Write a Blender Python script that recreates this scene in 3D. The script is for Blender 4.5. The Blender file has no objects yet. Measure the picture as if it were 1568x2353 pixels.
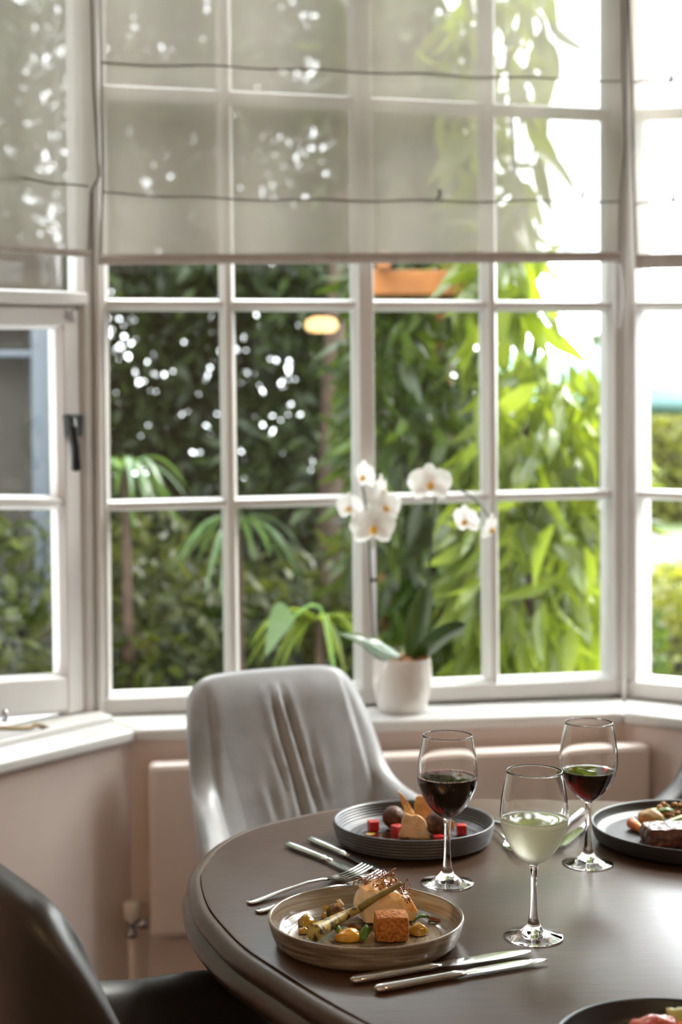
import bpy, bmesh, math, random
import numpy as np
from mathutils import Vector, Matrix, noise

# ------------------------------------------------------------------ camera, sky, sun, exposure
sc = bpy.context.scene
col = sc.collection
CAM_Z = 1.325
F_PX = 50.0 / 36.0 * 2353.0
PITCH = math.atan((1176.5 - 1036.0) / F_PX)
cam_data = bpy.data.cameras.new('camera')
cam = bpy.data.objects.new('camera', cam_data)
col.objects.link(cam)
cam.location = (0, 0, CAM_Z)
cam.rotation_euler = (math.pi / 2 - PITCH, 0, 0)
cam_data.lens = 50.0
cam_data.sensor_fit = 'VERTICAL'
cam_data.sensor_height = 36.0
cam_data.sensor_width = 24.0
cam_data.clip_start = 0.05
cam_data.clip_end = 300
cam_data.dof.use_dof = True
cam_data.dof.focus_distance = 1.72
cam_data.dof.aperture_fstop = 3.6
sc.camera = cam

SKY = 8.5
world = bpy.data.worlds.new('overcast_sky')
sc.world = world
world.use_nodes = True
bg = world.node_tree.nodes['Background']
bg.inputs[0].default_value = (0.93, 0.97, 1.0, 1)
bg.inputs[1].default_value = SKY

sun_d = bpy.data.lights.new('hazy_sun', 'SUN')
sun_d.energy = 6.0
sun_d.angle = math.radians(25)
sun_d.color = (1.0, 0.96, 0.88)
sun = bpy.data.objects.new('hazy_sun', sun_d)
col.objects.link(sun)
sun.rotation_euler = Vector((-0.62, -0.45, -0.75)).to_track_quat('-Z', 'Y').to_euler()

sc.view_settings.view_transform = 'Standard'
sc.view_settings.look = 'None'
sc.view_settings.exposure = 0.60
sc.view_settings.gamma = 1.0
sc.view_settings.use_curve_mapping = False
cy = sc.cycles
cy.max_bounces = 12
cy.transparent_max_bounces = 16
cy.transmission_bounces = 12
cy.diffuse_bounces = 5
cy.glossy_bounces = 4
cy.sample_clamp_indirect = 6.0
cy.use_denoising = True

# ------------------------------------------------------------------ helpers
def ray(px, py):
    x = (px - 784.0) / F_PX
    y = (1176.5 - py) / F_PX
    return Vector((x, math.cos(PITCH) + y * math.sin(PITCH), -math.sin(PITCH) + y * math.cos(PITCH)))

EYE = Vector((0, 0, CAM_Z))

def at_y(px, py, Y):
    r = ray(px, py)
    return EYE + r * (Y / r.y)

def at_z(px, py, z):
    r = ray(px, py)
    return EYE + r * ((z - CAM_Z) / r.z)

class WallPlane:
    """A vertical plane; off > 0 is into the room."""
    def __init__(self, p, ang, flip=1):
        self.p = Vector((p[0], p[1], 0))
        self.u = Vector((math.cos(ang), math.sin(ang), 0))
        self.n = Vector((self.u.y, -self.u.x, 0)) * flip
    def hit(self, px, py, off=0.0):
        r = ray(px, py)
        q = self.p + self.n * off
        t = (q - EYE).dot(self.n) / r.dot(self.n)
        return EYE + r * t
    def at(self, s, z, off=0.0):
        return self.p + self.u * s + self.n * off + Vector((0, 0, z))
    def s(self, P):
        return (P - self.p).dot(self.u)

def empty(name, loc=(0, 0, 0), rz=0.0):
    o = bpy.data.objects.new(name, None)
    col.objects.link(o)
    o.location = loc
    o.rotation_euler = (0, 0, rz)
    o.empty_display_size = 0.05
    return o

def tag(o, label=None, cat=None, group=None, kind=None):
    if label: o['label'] = label
    if cat: o['category'] = cat
    if group: o['group'] = group
    if kind: o['kind'] = kind
    return o

class MB:
    """Collects shapes; build() links them as ONE mesh object."""
    def __init__(self):
        self.v = []; self.f = []
    def add(self, vs, fs):
        b = len(self.v)
        self.v.extend([tuple(v) for v in vs])
        self.f.extend([tuple(i + b for i in f) for f in fs])
        return self
    def hexa(self, p):
        return self.add(p, [(3, 2, 1, 0), (4, 5, 6, 7), (0, 1, 5, 4), (1, 2, 6, 5), (2, 3, 7, 6), (3, 0, 4, 7)])
    def box(self, lo, hi):
        x0, y0, z0 = lo; x1, y1, z1 = hi
        return self.hexa([(x0, y0, z0), (x1, y0, z0), (x1, y1, z0), (x0, y1, z0), (x0, y0, z1), (x1, y0, z1), (x1, y1, z1), (x0, y1, z1)])
    def loft(self, rings, cap=True, closed=True):
        n = len(rings[0]); vs = []; fs = []
        for r in rings: vs.extend(r)
        for i in range(len(rings) - 1):
            for j in range(n if closed else n - 1):
                k = (j + 1) % n
                fs.append((i * n + j, i * n + k, (i + 1) * n + k, (i + 1) * n + j))
        if cap and closed:
            fs.append(tuple(range(n - 1, -1, -1)))
            fs.append(tuple(range((len(rings) - 1) * n, len(rings) * n)))
        return self.add(vs, fs)
    def tube(self, pts, rad, n=10, cap=True, flat=1.0, up=None):
        pts = [Vector(p) for p in pts]
        if not hasattr(rad, '__len__'): rad = [rad] * len(pts)
        rings = []; prev = None
        for i, p in enumerate(pts):
            t = (pts[min(i + 1, len(pts) - 1)] - pts[max(i - 1, 0)]).normalized()
            if prev is None:
                a = Vector(up) if up else (Vector((0, 0, 1)) if abs(t.z) < 0.9 else Vector((1, 0, 0)))
            else:
                a = prev
            x = t.cross(a)
            if x.length < 1e-6: x = t.cross(Vector((0.3, 1, 0.2)))
            x.normalize(); y = x.cross(t).normalized(); prev = y
            rings.append([p + x * (math.cos(2 * math.pi * k / n) * rad[i]) + y * (math.sin(2 * math.pi * k / n) * rad[i] * flat) for k in range(n)])
        return self.loft(rings, cap)
    def lathe(self, prof, n=64, c=(0, 0, 0), cap=False):
        rings = [[(c[0] + r * math.cos(2 * math.pi * k / n), c[1] + r * math.sin(2 * math.pi * k / n), c[2] + z) for k in range(n)] for r, z in prof]
        return self.loft(rings, cap)
    def ball(self, c, r, nu=24, nv=14, sc_=(1, 1, 1), amp=0.0, freq=1.0, seed=0.0):
        vs = []; fs = []
        for i in range(nv + 1):
            th = math.pi * i / nv
            for j in range(nu):
                ph = 2 * math.pi * j / nu
                d = Vector((math.sin(th) * math.cos(ph), math.sin(th) * math.sin(ph), math.cos(th)))
                k = r * (1 + amp * noise.noise(d * freq + Vector((seed, seed * 1.7, 3.1))))
                vs.append((c[0] + d.x * k * sc_[0], c[1] + d.y * k * sc_[1], c[2] + d.z * k * sc_[2]))
        for i in range(nv):
            for j in range(nu):
                k = (j + 1) % nu
                fs.append((i * nu + j, (i + 1) * nu + j, (i + 1) * nu + k, i * nu + k))
        return self.add(vs, fs)
    def grid(self, P):
        nu = len(P); nv = len(P[0]); vs = [p for r in P for p in r]
        return self.add(vs, [(i * nv + j, (i + 1) * nv + j, (i + 1) * nv + j + 1, i * nv + j + 1) for i in range(nu - 1) for j in range(nv - 1)])
    def build(self, name, m=None, parent=None, smooth=False, bevel=0.0, seg=2, sub=0, solid=0.0, weld=False, auto=None):
        me = bpy.data.meshes.new(name)
        me.from_pydata([tuple(v) for v in self.v], [], self.f)
        if weld:
            bm = bmesh.new(); bm.from_mesh(me)
            bmesh.ops.remove_doubles(bm, verts=bm.verts, dist=1e-6)
            bm.to_mesh(me); bm.free()
        bm = bmesh.new(); bm.from_mesh(me)
        bmesh.ops.recalc_face_normals(bm, faces=bm.faces)
        bm.to_mesh(me); bm.free()
        if m: me.materials.append(m)
        o = bpy.data.objects.new(name, me)
        col.objects.link(o)
        if parent: o.parent = parent
        if smooth: me.polygons.foreach_set('use_smooth', [True] * len(me.polygons))
        if auto is not None:
            me.polygons.foreach_set('use_smooth', [True] * len(me.polygons))
            me.set_sharp_from_angle(angle=math.radians(auto))
        if solid:
            s = o.modifiers.new('solid', 'SOLIDIFY'); s.thickness = solid; s.offset = 0
        if bevel:
            b = o.modifiers.new('bevel', 'BEVEL'); b.width = bevel; b.segments = seg; b.limit_method = 'ANGLE'; b.angle_limit = math.radians(35)
            b.harden_normals = False
        if sub:
            s = o.modifiers.new('sub', 'SUBSURF'); s.levels = sub; s.render_levels = sub
        return o

def catmull(pts, n=12, closed=False):
    pts = [Vector(p) for p in pts]; out = []; N = len(pts)
    rng = N if closed else N - 1
    for i in range(rng):
        if closed:
            p0, p1, p2, p3 = pts[(i - 1) % N], pts[i], pts[(i + 1) % N], pts[(i + 2) % N]
        else:
            p0, p1, p2, p3 = pts[max(i - 1, 0)], pts[i], pts[i + 1], pts[min(i + 2, N - 1)]
        for k in range(n):
            t = k / n
            out.append(0.5 * ((2 * p1) + (p2 - p0) * t + (2 * p0 - 5 * p1 + 4 * p2 - p3) * t * t + (3 * p1 - p0 - 3 * p2 + p3) * t ** 3))
    if not closed: out.append(pts[-1].copy())
    return out

# ------------------------------------------------------------------ materials
class NT:
    def __init__(self, name):
        self.m = bpy.data.materials.new(name)
        self.m.use_nodes = True
        self.t = self.m.node_tree
        self.t.nodes.clear()
        self.out = self.n('ShaderNodeOutputMaterial')
    def n(self, typ, **kw):
        nd = self.t.nodes.new(typ)
        for k, v in kw.items(): setattr(nd, k, v)
        return nd
    def l(self, a, b): self.t.links.new(a, b)
    def val(self, sock, v):
        if hasattr(v, 'is_output'): self.l(v, sock)
        else: sock.default_value = (*v, 1) if hasattr(v, '__len__') and len(v) == 3 and sock.type == 'RGBA' else v
    def princ(self, **kw):
        p = self.n('ShaderNodeBsdfPrincipled')
        for k, v in kw.items(): self.val(p.inputs[k], v)
        return p
    def coord(self, kind='Object', scale=(1, 1, 1), rot=(0, 0, 0)):
        c = self.n('ShaderNodeTexCoord'); mp = self.n('ShaderNodeMapping')
        mp.inputs['Scale'].default_value = scale; mp.inputs['Rotation'].default_value = rot
        self.l(c.outputs[kind], mp.inputs['Vector'])
        return mp.outputs[0]
    def noise(self, vec, scale=5, detail=4, rough=0.55, dist=0.0):
        t = self.n('ShaderNodeTexNoise'); self.l(vec, t.inputs['Vector'])
        t.inputs['Scale'].default_value = scale; t.inputs['Detail'].default_value = detail
        t.inputs['Roughness'].default_value = rough; t.inputs['Distortion'].default_value = dist
        return t.outputs['Fac']
    def ramp(self, fac, stops):
        r = self.n('ShaderNodeValToRGB'); self.l(fac, r.inputs[0])
        e = r.color_ramp.elements
        while len(e) < len(stops): e.new(0.5)
        for i, (p, c) in enumerate(stops):
            e[i].position = p
            e[i].color = (*c, 1) if hasattr(c, '__len__') else (c, c, c, 1)
        return r.outputs[0]
    def bump(self, h, strength=0.2, dist=0.01):
        b = self.n('ShaderNodeBump'); self.l(h, b.inputs['Height'])
        b.inputs['Strength'].default_value = strength; b.inputs['Distance'].default_value = dist
        return b.outputs[0]
    def mix(self, f, a, b):
        m = self.n('ShaderNodeMix', data_type='RGBA')
        self.val(m.inputs[0], f); self.val(m.inputs[6], a); self.val(m.inputs[7], b)
        return m.outputs[2]
    def mixsh(self, f, a, b):
        m = self.n('ShaderNodeMixShader'); self.val(m.inputs[0], f)
        self.l(a, m.inputs[1]); self.l(b, m.inputs[2])
        return m.outputs[0]
    def math(self, op, a, b=0.0):
        m = self.n('ShaderNodeMath', operation=op); self.val(m.inputs[0], a); self.val(m.inputs[1], b)
        return m.outputs[0]
    def end(self, sh, vol=None):
        self.l(sh if hasattr(sh, 'is_output') else sh.outputs[0], self.out.inputs['Surface'])
        if vol: self.l(vol, self.out.inputs['Volume'])
        return self.m

def simple(name, c, rough=0.5, metal=0.0, var=0.12, vscale=8.0, bump=0.0, bscale=60.0, spec=0.5, coat=0.0, sss=0.0):
    t = NT(name)
    v = t.coord()
    nz = t.noise(v, vscale)
    lo = tuple(x * (1 - var) for x in c); hi = tuple(min(1, x * (1 + var)) for x in c)
    kw = {'Base Color': t.ramp(nz, [(0.3, lo), (0.7, hi)]), 'Roughness': rough, 'Metallic': metal, 'Specular IOR Level': spec, 'Coat Weight': coat}
    if sss:
        kw['Subsurface Weight'] = sss; kw['Subsurface Scale'] = 0.005
    if bump: kw['Normal'] = t.bump(t.noise(v, bscale, 6), bump, 0.004)
    return t.end(t.princ(**kw))

M = {}
M['white'] = simple('white_gloss_paint', (0.60, 0.585, 0.57), 0.32, var=0.03, bump=0.04, bscale=90)
M['sill'] = simple('white_sill_paint', (0.68, 0.675, 0.66), 0.3, var=0.03)
M['pink'] = simple('pink_wall_paint', (0.73, 0.62, 0.57), 0.7, var=0.04, vscale=5, bump=0.05, bscale=150)
M['pinkrad'] = simple('pink_radiator_enamel', (0.73, 0.62, 0.57), 0.42, var=0.02)
M['ceil'] = simple('ceiling_paint', (0.75, 0.72, 0.68), 0.8, var=0.02)
M['floor'] = simple('dark_oak_floor', (0.10, 0.065, 0.045), 0.45, var=0.3, vscale=3)
M['black_metal'] = simple('black_iron', (0.012, 0.011, 0.011), 0.4, 0.6, bump=0.1)
M['brass'] = simple('aged_brass', (0.16, 0.11, 0.06), 0.35, 1.0)
M['chrome'] = simple('chrome', (0.45, 0.45, 0.47), 0.2, 1.0)
M['steel'] = simple('polished_cutlery_steel', (0.62, 0.61, 0.60), 0.13, 1.0, var=0.05)
M['cream_plastic'] = simple('cream_plastic', (0.75, 0.70, 0.60), 0.4, var=0.02)
M['bead'] = simple('clear_bead', (0.62, 0.62, 0.64), 0.25, var=0.05)

def glass_pane():
    t = NT('window_glass')
    g = t.n('ShaderNodeNewGeometry'); d = t.n('ShaderNodeVectorMath', operation='DOT_PRODUCT')
    t.l(g.outputs['Incoming'], d.inputs[0]); t.l(g.outputs['Normal'], d.inputs[1])
    k = t.math('POWER', t.math('SUBTRACT', 1.0, t.math('ABSOLUTE', d.outputs['Value'])), 5.0)
    fr = t.math('ADD', t.math('MULTIPLY', k, 0.9), 0.032)
    tr = t.n('ShaderNodeBsdfTransparent'); tr.inputs[0].default_value = (0.97, 0.98, 0.975, 1)
    gl = t.n('ShaderNodeBsdfGlossy'); gl.inputs['Roughness'].default_value = 0.0
    return t.end(t.mixsh(fr, tr.outputs[0], gl.outputs[0]))
M['pane'] = glass_pane()

def blind_mat():
    t = NT('sheer_linen')
    v = t.coord('Object')
    h = t.noise(t.coord('Object', (6, 6, 420)), 1.0, 3)
    w = t.noise(t.coord('Object', (320, 320, 5)), 1.0, 3)
    s = t.math('ADD', h, w)
    op = t.ramp(s, [(0.35, 0.65), (0.65, 0.79)])
    fac = t.n('ShaderNodeRGBToBW'); t.l(op, fac.inputs[0])
    big = t.noise(t.coord('Object', (3, 3, 1.2)), 2.2, 4)
    c = t.ramp(big, [(0.3, (0.36, 0.325, 0.28)), (0.7, (0.43, 0.40, 0.355))])
    di = t.n('ShaderNodeBsdfDiffuse'); t.l(c, di.inputs[0])
    tl = t.n('ShaderNodeBsdfTranslucent'); t.l(c, tl.inputs[0])
    tr = t.n('ShaderNodeBsdfTransparent'); tr.inputs[0].default_value = (1, 1, 1, 1)
    return t.end(t.mixsh(fac.outputs[0], tr.outputs[0], t.mixsh(0.4, di.outputs[0], tl.outputs[0])))
M['blind'] = blind_mat()
M['blind_hem'] = simple('linen_hem', (0.36, 0.315, 0.285), 0.9, var=0.08, vscale=40)
M['rodfab'] = simple('linen_rod_seam', (0.16, 0.145, 0.13), 0.9)

def wood_table():
    t = NT('dark_oak_table')
    v = t.coord('Object', (1.2, 16, 16), (0, 0, math.radians(-14)))
    g = t.noise(v, 9, 6, 0.65, 0.6)
    big = t.noise(t.coord('Object'), 3.0, 3)
    c = t.ramp(g, [(0.25, (0.034, 0.0155, 0.008)), (0.55, (0.060, 0.029, 0.0155)), (0.8, (0.085, 0.043, 0.023))])
    c = t.mix(t.math('MULTIPLY', big, 0.35), c, (0.085, 0.05, 0.032))
    fine = t.noise(t.coord('Object', (8, 160, 160), (0, 0, math.radians(-14))), 4, 5, 0.6)
    r = t.ramp(fine, [(0.3, 0.28), (0.7, 0.37)])
    return t.end(t.princ(**{'Base Color': c, 'Roughness': r, 'Normal': t.bump(fine, 0.06, 0.002), 'Specular IOR Level': 0.5, 'Coat Weight': 0.12, 'Coat Roughness': 0.2}))
M['wood'] = wood_table()

def leather(name, c, rough):
    t = NT(name)
    v = t.coord('Object')
    mott = t.noise(v, 9, 5, 0.6)
    fine = t.noise(v, 260, 3)
    cc = t.ramp(mott, [(0.28, tuple(x * 0.72 for x in c)), (0.72, tuple(x * 1.22 for x in c))])
    rr = t.ramp(mott, [(0.3, rough + 0.08), (0.7, rough - 0.06)])
    return t.end(t.princ(**{'Base Color': cc, 'Roughness': rr, 'Specular IOR Level': 0.55, 'Normal': t.bump(fine, 0.08, 0.001), 'Sheen Weight': 0.15, 'Sheen Roughness': 0.4, 'Sheen Tint': (0.8, 0.8, 0.85, 1)}))
M['leather'] = leather('worn_grey_brown_leather_lit', (0.26, 0.258, 0.262), 0.36)  # same leather as the dark chairs, window sheen put into the colour
M['leather_shaded'] = leather('grey_brown_leather_shaded', (0.022, 0.016, 0.012), 0.44)  # the same chair leather with shade put into its colour

def clear_glass(name, frost=False):
    t = NT(name)
    g = t.n('ShaderNodeBsdfGlass'); g.inputs['IOR'].default_value = 1.46
    g.inputs['Color'].default_value = (0.985, 0.985, 0.98, 1)
    g.inputs['Roughness'].default_value = 0.0
    if not frost: return t.end(g.outputs[0])
    c = t.n('ShaderNodeTexCoord'); sp = t.n('ShaderNodeSeparateXYZ'); t.l(c.outputs['Object'], sp.inputs[0])
    lo = t.ramp(sp.outputs[2], [(0.086, 0.0), (0.094, 1.0)]); hi = t.ramp(sp.outputs[2], [(0.136, 1.0), (0.146, 0.0)])
    nz = t.ramp(t.noise(t.coord('Object'), 28, 4), [(0.3, 0.75), (0.65, 1.0)])
    k = t.math('MULTIPLY', t.math('MULTIPLY', lo, hi), nz)
    t.l(t.math('MULTIPLY', k, 0.35), g.inputs['Roughness'])
    tl = t.n('ShaderNodeBsdfTranslucent'); tl.inputs[0].default_value = (0.95, 0.94, 0.80, 1)
    di = t.n('ShaderNodeBsdfDiffuse'); di.inputs[0].default_value = (0.92, 0.91, 0.78, 1)
    fog = t.mixsh(0.5, di.outputs[0], tl.outputs[0])
    return t.end(t.mixsh(t.math('MULTIPLY', k, 0.30), g.outputs[0], fog))
M['glass'] = clear_glass('clear_glass')
M['glass_frost'] = clear_glass('misted_glass', True)

def wine(name, c, dens, surf=(1, 1, 1)):
    t = NT(name)
    g = t.n('ShaderNodeBsdfGlass'); g.inputs['IOR'].default_value = 1.34; g.inputs['Roughness'].default_value = 0.0
    g.inputs['Color'].default_value = (*surf, 1)
    a = t.n('ShaderNodeVolumeAbsorption'); a.inputs[0].default_value = (*c, 1); a.inputs[1].default_value = dens
    return t.end(g.outputs[0], a.outputs[0])
M['red_wine'] = wine('red_wine', (0.60, 0.0, 0.012), 240.0)
M['white_wine'] = wine('white_wine', (0.96, 0.91, 0.55), 11.0)
# ------------------------------------------------------------------ the bay: three window walls
PSI = math.radians(10.8)
_r = ray(950, 1300)
PC = WallPlane((_r.x / _r.y * 3.15, 3.15), PSI)
CL = PC.hit(206, 1036); CR = PC.hit(1440, 1036)          # bay corners in the glass plane
PL = WallPlane((CL.x, CL.y), PSI + math.radians(45))      # left wing, s < 0 comes towards the room
PR = WallPlane((CR.x, CR.y), PSI - math.radians(45))      # right wing, s > 0 comes towards the room
SL_END, SR_END = -0.98, 0.98
SILL_OFF, WALL_OFF = 0.20, 0.178
SILL_TOP, SILL_BOT = 0.7655, 0.7395
WIN_TOP, CEIL = 2.76, 3.0

def bar(mb, pl, a, b, w, o0=-0.02, o1=0.03, off=0.02, horiz=True, ch=0.28):
    """A moulded glazing bar between two pixels lying in plane pl; w its width in metres."""
    A = pl.hit(a[0], a[1], off) - pl.n * off
    B = pl.hit(b[0], b[1], off) - pl.n * off
    seg(mb, pl, A, B, w, o0, o1, ch)

def seg(mb, pl, A, B, w, o0, o1, ch=0.28):
    d = (B - A).normalized()
    x = d.cross(pl.n).normalized() * (w / 2)
    mid = o0 + (o1 - o0) * 0.62
    prof = [(-1, o0), (1, o0), (1, mid), (1 - ch, mid + (o1 - mid) * 0.45), (1 - 2 * ch, o1), (-1 + 2 * ch, o1), (-1 + ch, mid + (o1 - mid) * 0.45), (-1, mid)]
    mb.loft([[P + x * k + pl.n * o for k, o in prof] for P in (A, B)])

def line_px(p, q, x=None, y=None):
    if x is not None: return (x, p[1] + (q[1] - p[1]) * (x - p[0]) / (q[0] - p[0]))
    return (p[0] + (q[0] - p[0]) * (y - p[1]) / (q[1] - p[1]), y)

TOPY = -430
# centre window ------------------------------------------------------
def window_root(n, pl, label):
    m = pl.at(0, 0)
    e = empty('window_%d' % n, (0, 0, 0))
    tag(e, label, 'window', kind='structure')
    return e

w1 = window_root(1, PC, 'wide white multi-pane window behind the potted orchid')
fr = MB()
vL0, vL1 = (221, TOPY), (246, 1612)      # left jamb centre line is just outside
PADB = 1630
seg(fr, PC, PC.hit(205, -440), PC.hit(232, 1632), 0.045, -0.05, 0.035, 0.1)
seg(fr, PC, PC.hit(1412, -440), PC.hit(1414, 1585), 0.034, -0.05, 0.035, 0.1)
bar(fr, PC, (225, 1622), (1425, 1574), 0.042, -0.05, 0.04, ch=0.1)
bar(fr, PC, (212, -420), (1425, -385), 0.06, -0.05, 0.04, ch=0.1)
fr.build('window_frame', M['white'], w1, bevel=0.003)
mb = MB(); bar(mb, PC, (827, -420), (846, 1592), 0.043, -0.035, 0.04, ch=0.12)
mb.build('mullion', M['white'], w1, bevel=0.003)
for i, (a, b, w) in enumerate([((508, -420), (536.5, 1605), 0.0315), ((1120, -410), (1134.5, 1580), 0.0325)]):
    mb = MB(); bar(mb, PC, a, b, w); mb.build('glazing_bar', M['white'], w1, bevel=0.002)
for a, b in [((220, -285), (1400, -186)), ((226, 204), (1400, 259)), ((231, 698), (1402, 702)), ((236, 1163), (1404, 1135))]:
    mb = MB(); bar(mb, PC, a, b, 0.0245, -0.018, 0.026); mb.build('glazing_bar', M['white'], w1, bevel=0.002)
gp = MB()
P = [PC.hit(*q) for q in ((222, 1625), (1428, 1580), (1428, -395), (210, -425))]
gp.hexa([p - PC.n * 0.003 for p in P] + [p for p in P])
gp.build('glass_pane', M['pane'], w1)

# left wing: an opening casement ------------------------------------
w2 = window_root(2, PL, 'white casement window with a black handle left of the wide window')
fr = MB()
# post face next to the corner, transom over the casement, head
seg(fr, PL, PL.hit(184, -440), PL.hit(205, 1640), 0.085, -0.006, 0.035, 0.08)
bar(fr, PL, (-260, 676), (178, 688), 0.034, -0.05, 0.05, ch=0.16)
bar(fr, PL, (-260, -460), (190, -420), 0.06, -0.05, 0.04, ch=0.1)
seg(fr, PL, PL.at(SL_END, 0.74), PL.at(SL_END, 2.74), 0.10, -0.05, 0.04, 0.08)
fr.build('window_frame', M['white'], w2, bevel=0.003)
sh = MB()
seg(sh, PL, PL.hit(138, 712), PL.hit(152, 1634), 0.062, -0.006, 0.03, 0.16)
Pa = PL.hit(-480, 724); Pb = PL.hit(150, 729)
seg(sh, PL, Pa, Pb, 0.05, -0.006, 0.03, 0.16)
Pa = PL.hit(-480, 1635); Pb = PL.hit(165, 1589)
seg(sh, PL, Pa, Pb, 0.082, -0.006, 0.028, 0.10)
seg(sh, PL, PL.hit(-345, 712), PL.hit(-345, 1650), 0.062, -0.006, 0.03, 0.16)
sh.build('sash', M['white'], w2, bevel=0.003)
mb = MB(); bar(mb, PL, (-340, 1152), (140, 1155), 0.03, -0.018, 0.026); mb.build('glazing_bar', M['white'], w2, bevel=0.002)
mb = MB(); bar(mb, PL, (-110, 740), (-110, 1600), 0.032, -0.018, 0.026); mb.build('glazing_bar', M['white'], w2, bevel=0.002)
mb = MB(); bar(mb, PL, (-110, -430), (-110, 680), 0.032, -0.018, 0.026); mb.build('glazing_bar', M['white'], w2, bevel=0.002)
gp = MB()
P = [PL.at(-0.95, 0.80), PL.at(-0.02, 0.80), PL.at(-0.02, 2.74), PL.at(-0.95, 2.74)]
gp.hexa([p - PL.n * 0.003 for p in P] + [p for p in P])
gp.build('glass_pane', M['pane'], w2)
# espagnolette handle
hd = MB()
def pp(x, y, o): return PL.hit(x, y, o)
h0 = [pp(147, 952, .036), pp(184, 951, .036), pp(181, 1003, .036), pp(152, 1005, .036)]
hd.hexa([p - PL.n * 0.006 for p in h0] + [p + PL.n * 0.012 for p in h0])
hd.tube([pp(166, 965, .05), pp(167, 985, .066), pp(172, 1020, .07), pp(174, 1050, .062), pp(176, 1080, .056)], [.010, .0115, .0095, .009, .0105], 10)
hd.build('window_handle', M['black_metal'], w2, smooth=False, bevel=0.003)
st = MB()
st.tube(catmull([pp(-200, 1672, .085), pp(-30, 1672, .085), pp(40, 1674, .085), pp(70, 1672, .085), pp(82, 1666, .085), pp(100, 1670, .085), pp(114, 1676, .085)], 6), 0.0045, 8)
st.build('casement_stay', M['brass'], w2, smooth=True)
pg_ = MB(); a = pp(11, 1645, .04)
pg_.tube([a - Vector((0, 0, .012)), a + Vector((0, 0, .012))], [.007, .005], 10)
pg_.build('stay_peg', M['chrome'], w2, smooth=True)

# right wing ----------------------------------------------------------
w3 = window_root(3, PR, 'white window at the right edge beyond the corner post')
fr = MB()
seg(fr, PR, PR.hit(1457, -420), PR.hit(1463, 1615), 0.034, -0.05, 0.035, 0.1)
bar(fr, PR, (1440, 1580), (1760, 1607), 0.045, -0.05, 0.04, ch=0.1)
bar(fr, PR, (1440, -390), (1760, -480), 0.06, -0.05, 0.04, ch=0.1)
seg(fr, PR, PR.at(SR_END, 0.74), PR.at(SR_END, 2.74), 0.10, -0.05, 0.04, 0.08)
fr.build('window_frame', M['white'], w3, bevel=0.003)
for a, b in [((1462, 259), (1770, 246)), ((1464, 701), (1770, 699)), ((1468, 1136), (1770, 1146))]:
    mb = MB(); bar(mb, PR, a, b, 0.0245, -0.018, 0.026); mb.build('glazing_bar', M['white'], w3, bevel=0.002)
mb = MB(); bar(mb, PR, (1638, -420), (1650, 1600), 0.032); mb.build('glazing_bar', M['white'], w3, bevel=0.002)
gp = MB()
P = [PR.at(0.02, 0.80), PR.at(0.95, 0.80), PR.at(0.95, 2.74), PR.at(0.02, 2.74)]
gp.hexa([p - PR.n * 0.003 for p in P] + [p for p in P])
gp.build('glass_pane', M['pane'], w3)

# corner posts --------------------------------------------------------
def post(name, pa, pb, label):
    mb = MB()
    for (A, B) in [(pa, pb)]:
        mb.loft([A, B])
    o = mb.build(name, M['white'], None, bevel=0.004)
    tag(o, label, 'post', kind='structure')
    return o
def ring(center, u1, n1, u2, n2, w1_, w2_, d0, d1, z):
    c = Vector((center.x, center.y, z))
    return [c - u1 * w1_ + n1 * d0, c - u1 * w1_ + n1 * d1, c + n1 * d1 * 0.5 + n2 * d1 * 0.5 + (n1 + n2) * d1 * 0.06, c + u2 * w2_ + n2 * d1, c + u2 * w2_ + n2 * d0, c - (n1 + n2) * 0.03]
post('trim_1', ring(CL, PL.u, PL.n, PC.u, PC.n, 0.012, 0.012, -0.05, 0.05, 0.755), ring(CL, PL.u, PL.n, PC.u, PC.n, 0.012, 0.012, -0.05, 0.05, WIN_TOP), 'white corner post between the casement and the wide window')
post('trim_2', ring(CR, PC.u, PC.n, PR.u, PR.n, 0.018, 0.018, -0.05, 0.06, 0.755), ring(CR, PC.u, PC.n, PR.u, PR.n, 0.018, 0.018, -0.05, 0.06, WIN_TOP), 'white corner post between the wide window and the right window')

# plan helper: offset lines meet at mitres
def meet(p1, p2, off):
    a = p1.p + p1.n * off; b = p2.p + p2.n * off
    d = p1.u.x * p2.u.y - p1.u.y * p2.u.x
    t = ((b.x - a.x) * p2.u.y - (b.y - a.y) * p2.u.x) / d
    return a + p1.u * t
def bay_strip(mb, which, o0, o1, z0, z1):
    """prism over one of the three walls between offsets o0 (outer) and o1 (inner), mitred"""
    def pts(off):
        l = meet(PL, PC, off); r = meet(PC, PR, off)
        if which == 'C': return l, r
        if which == 'L': return PL.at(SL_END - 0.02, 0, off), l
        return r, PR.at(SR_END + 0.02, 0, off)
    a0, b0 = pts(o0); a1, b1 = pts(o1)
    q = [a1, b1, b0, a0]
    mb.hexa([(p.x, p.y, z0) for p in q] + [(p.x, p.y, z1) for p in q])
    return mb
for n, (w, lab) in enumerate([('C', 'white painted sill under the wide window'), ('L', 'white painted sill under the left casement'), ('R', 'white painted sill under the right window')]):
    o = bay_strip(MB(), w, -0.09, SILL_OFF, SILL_BOT, SILL_TOP).build('trim_%d' % (n + 3), M['sill'], None, bevel=0.008, seg=3)
    tag(o, lab, 'window sill', kind='structure')
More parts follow.
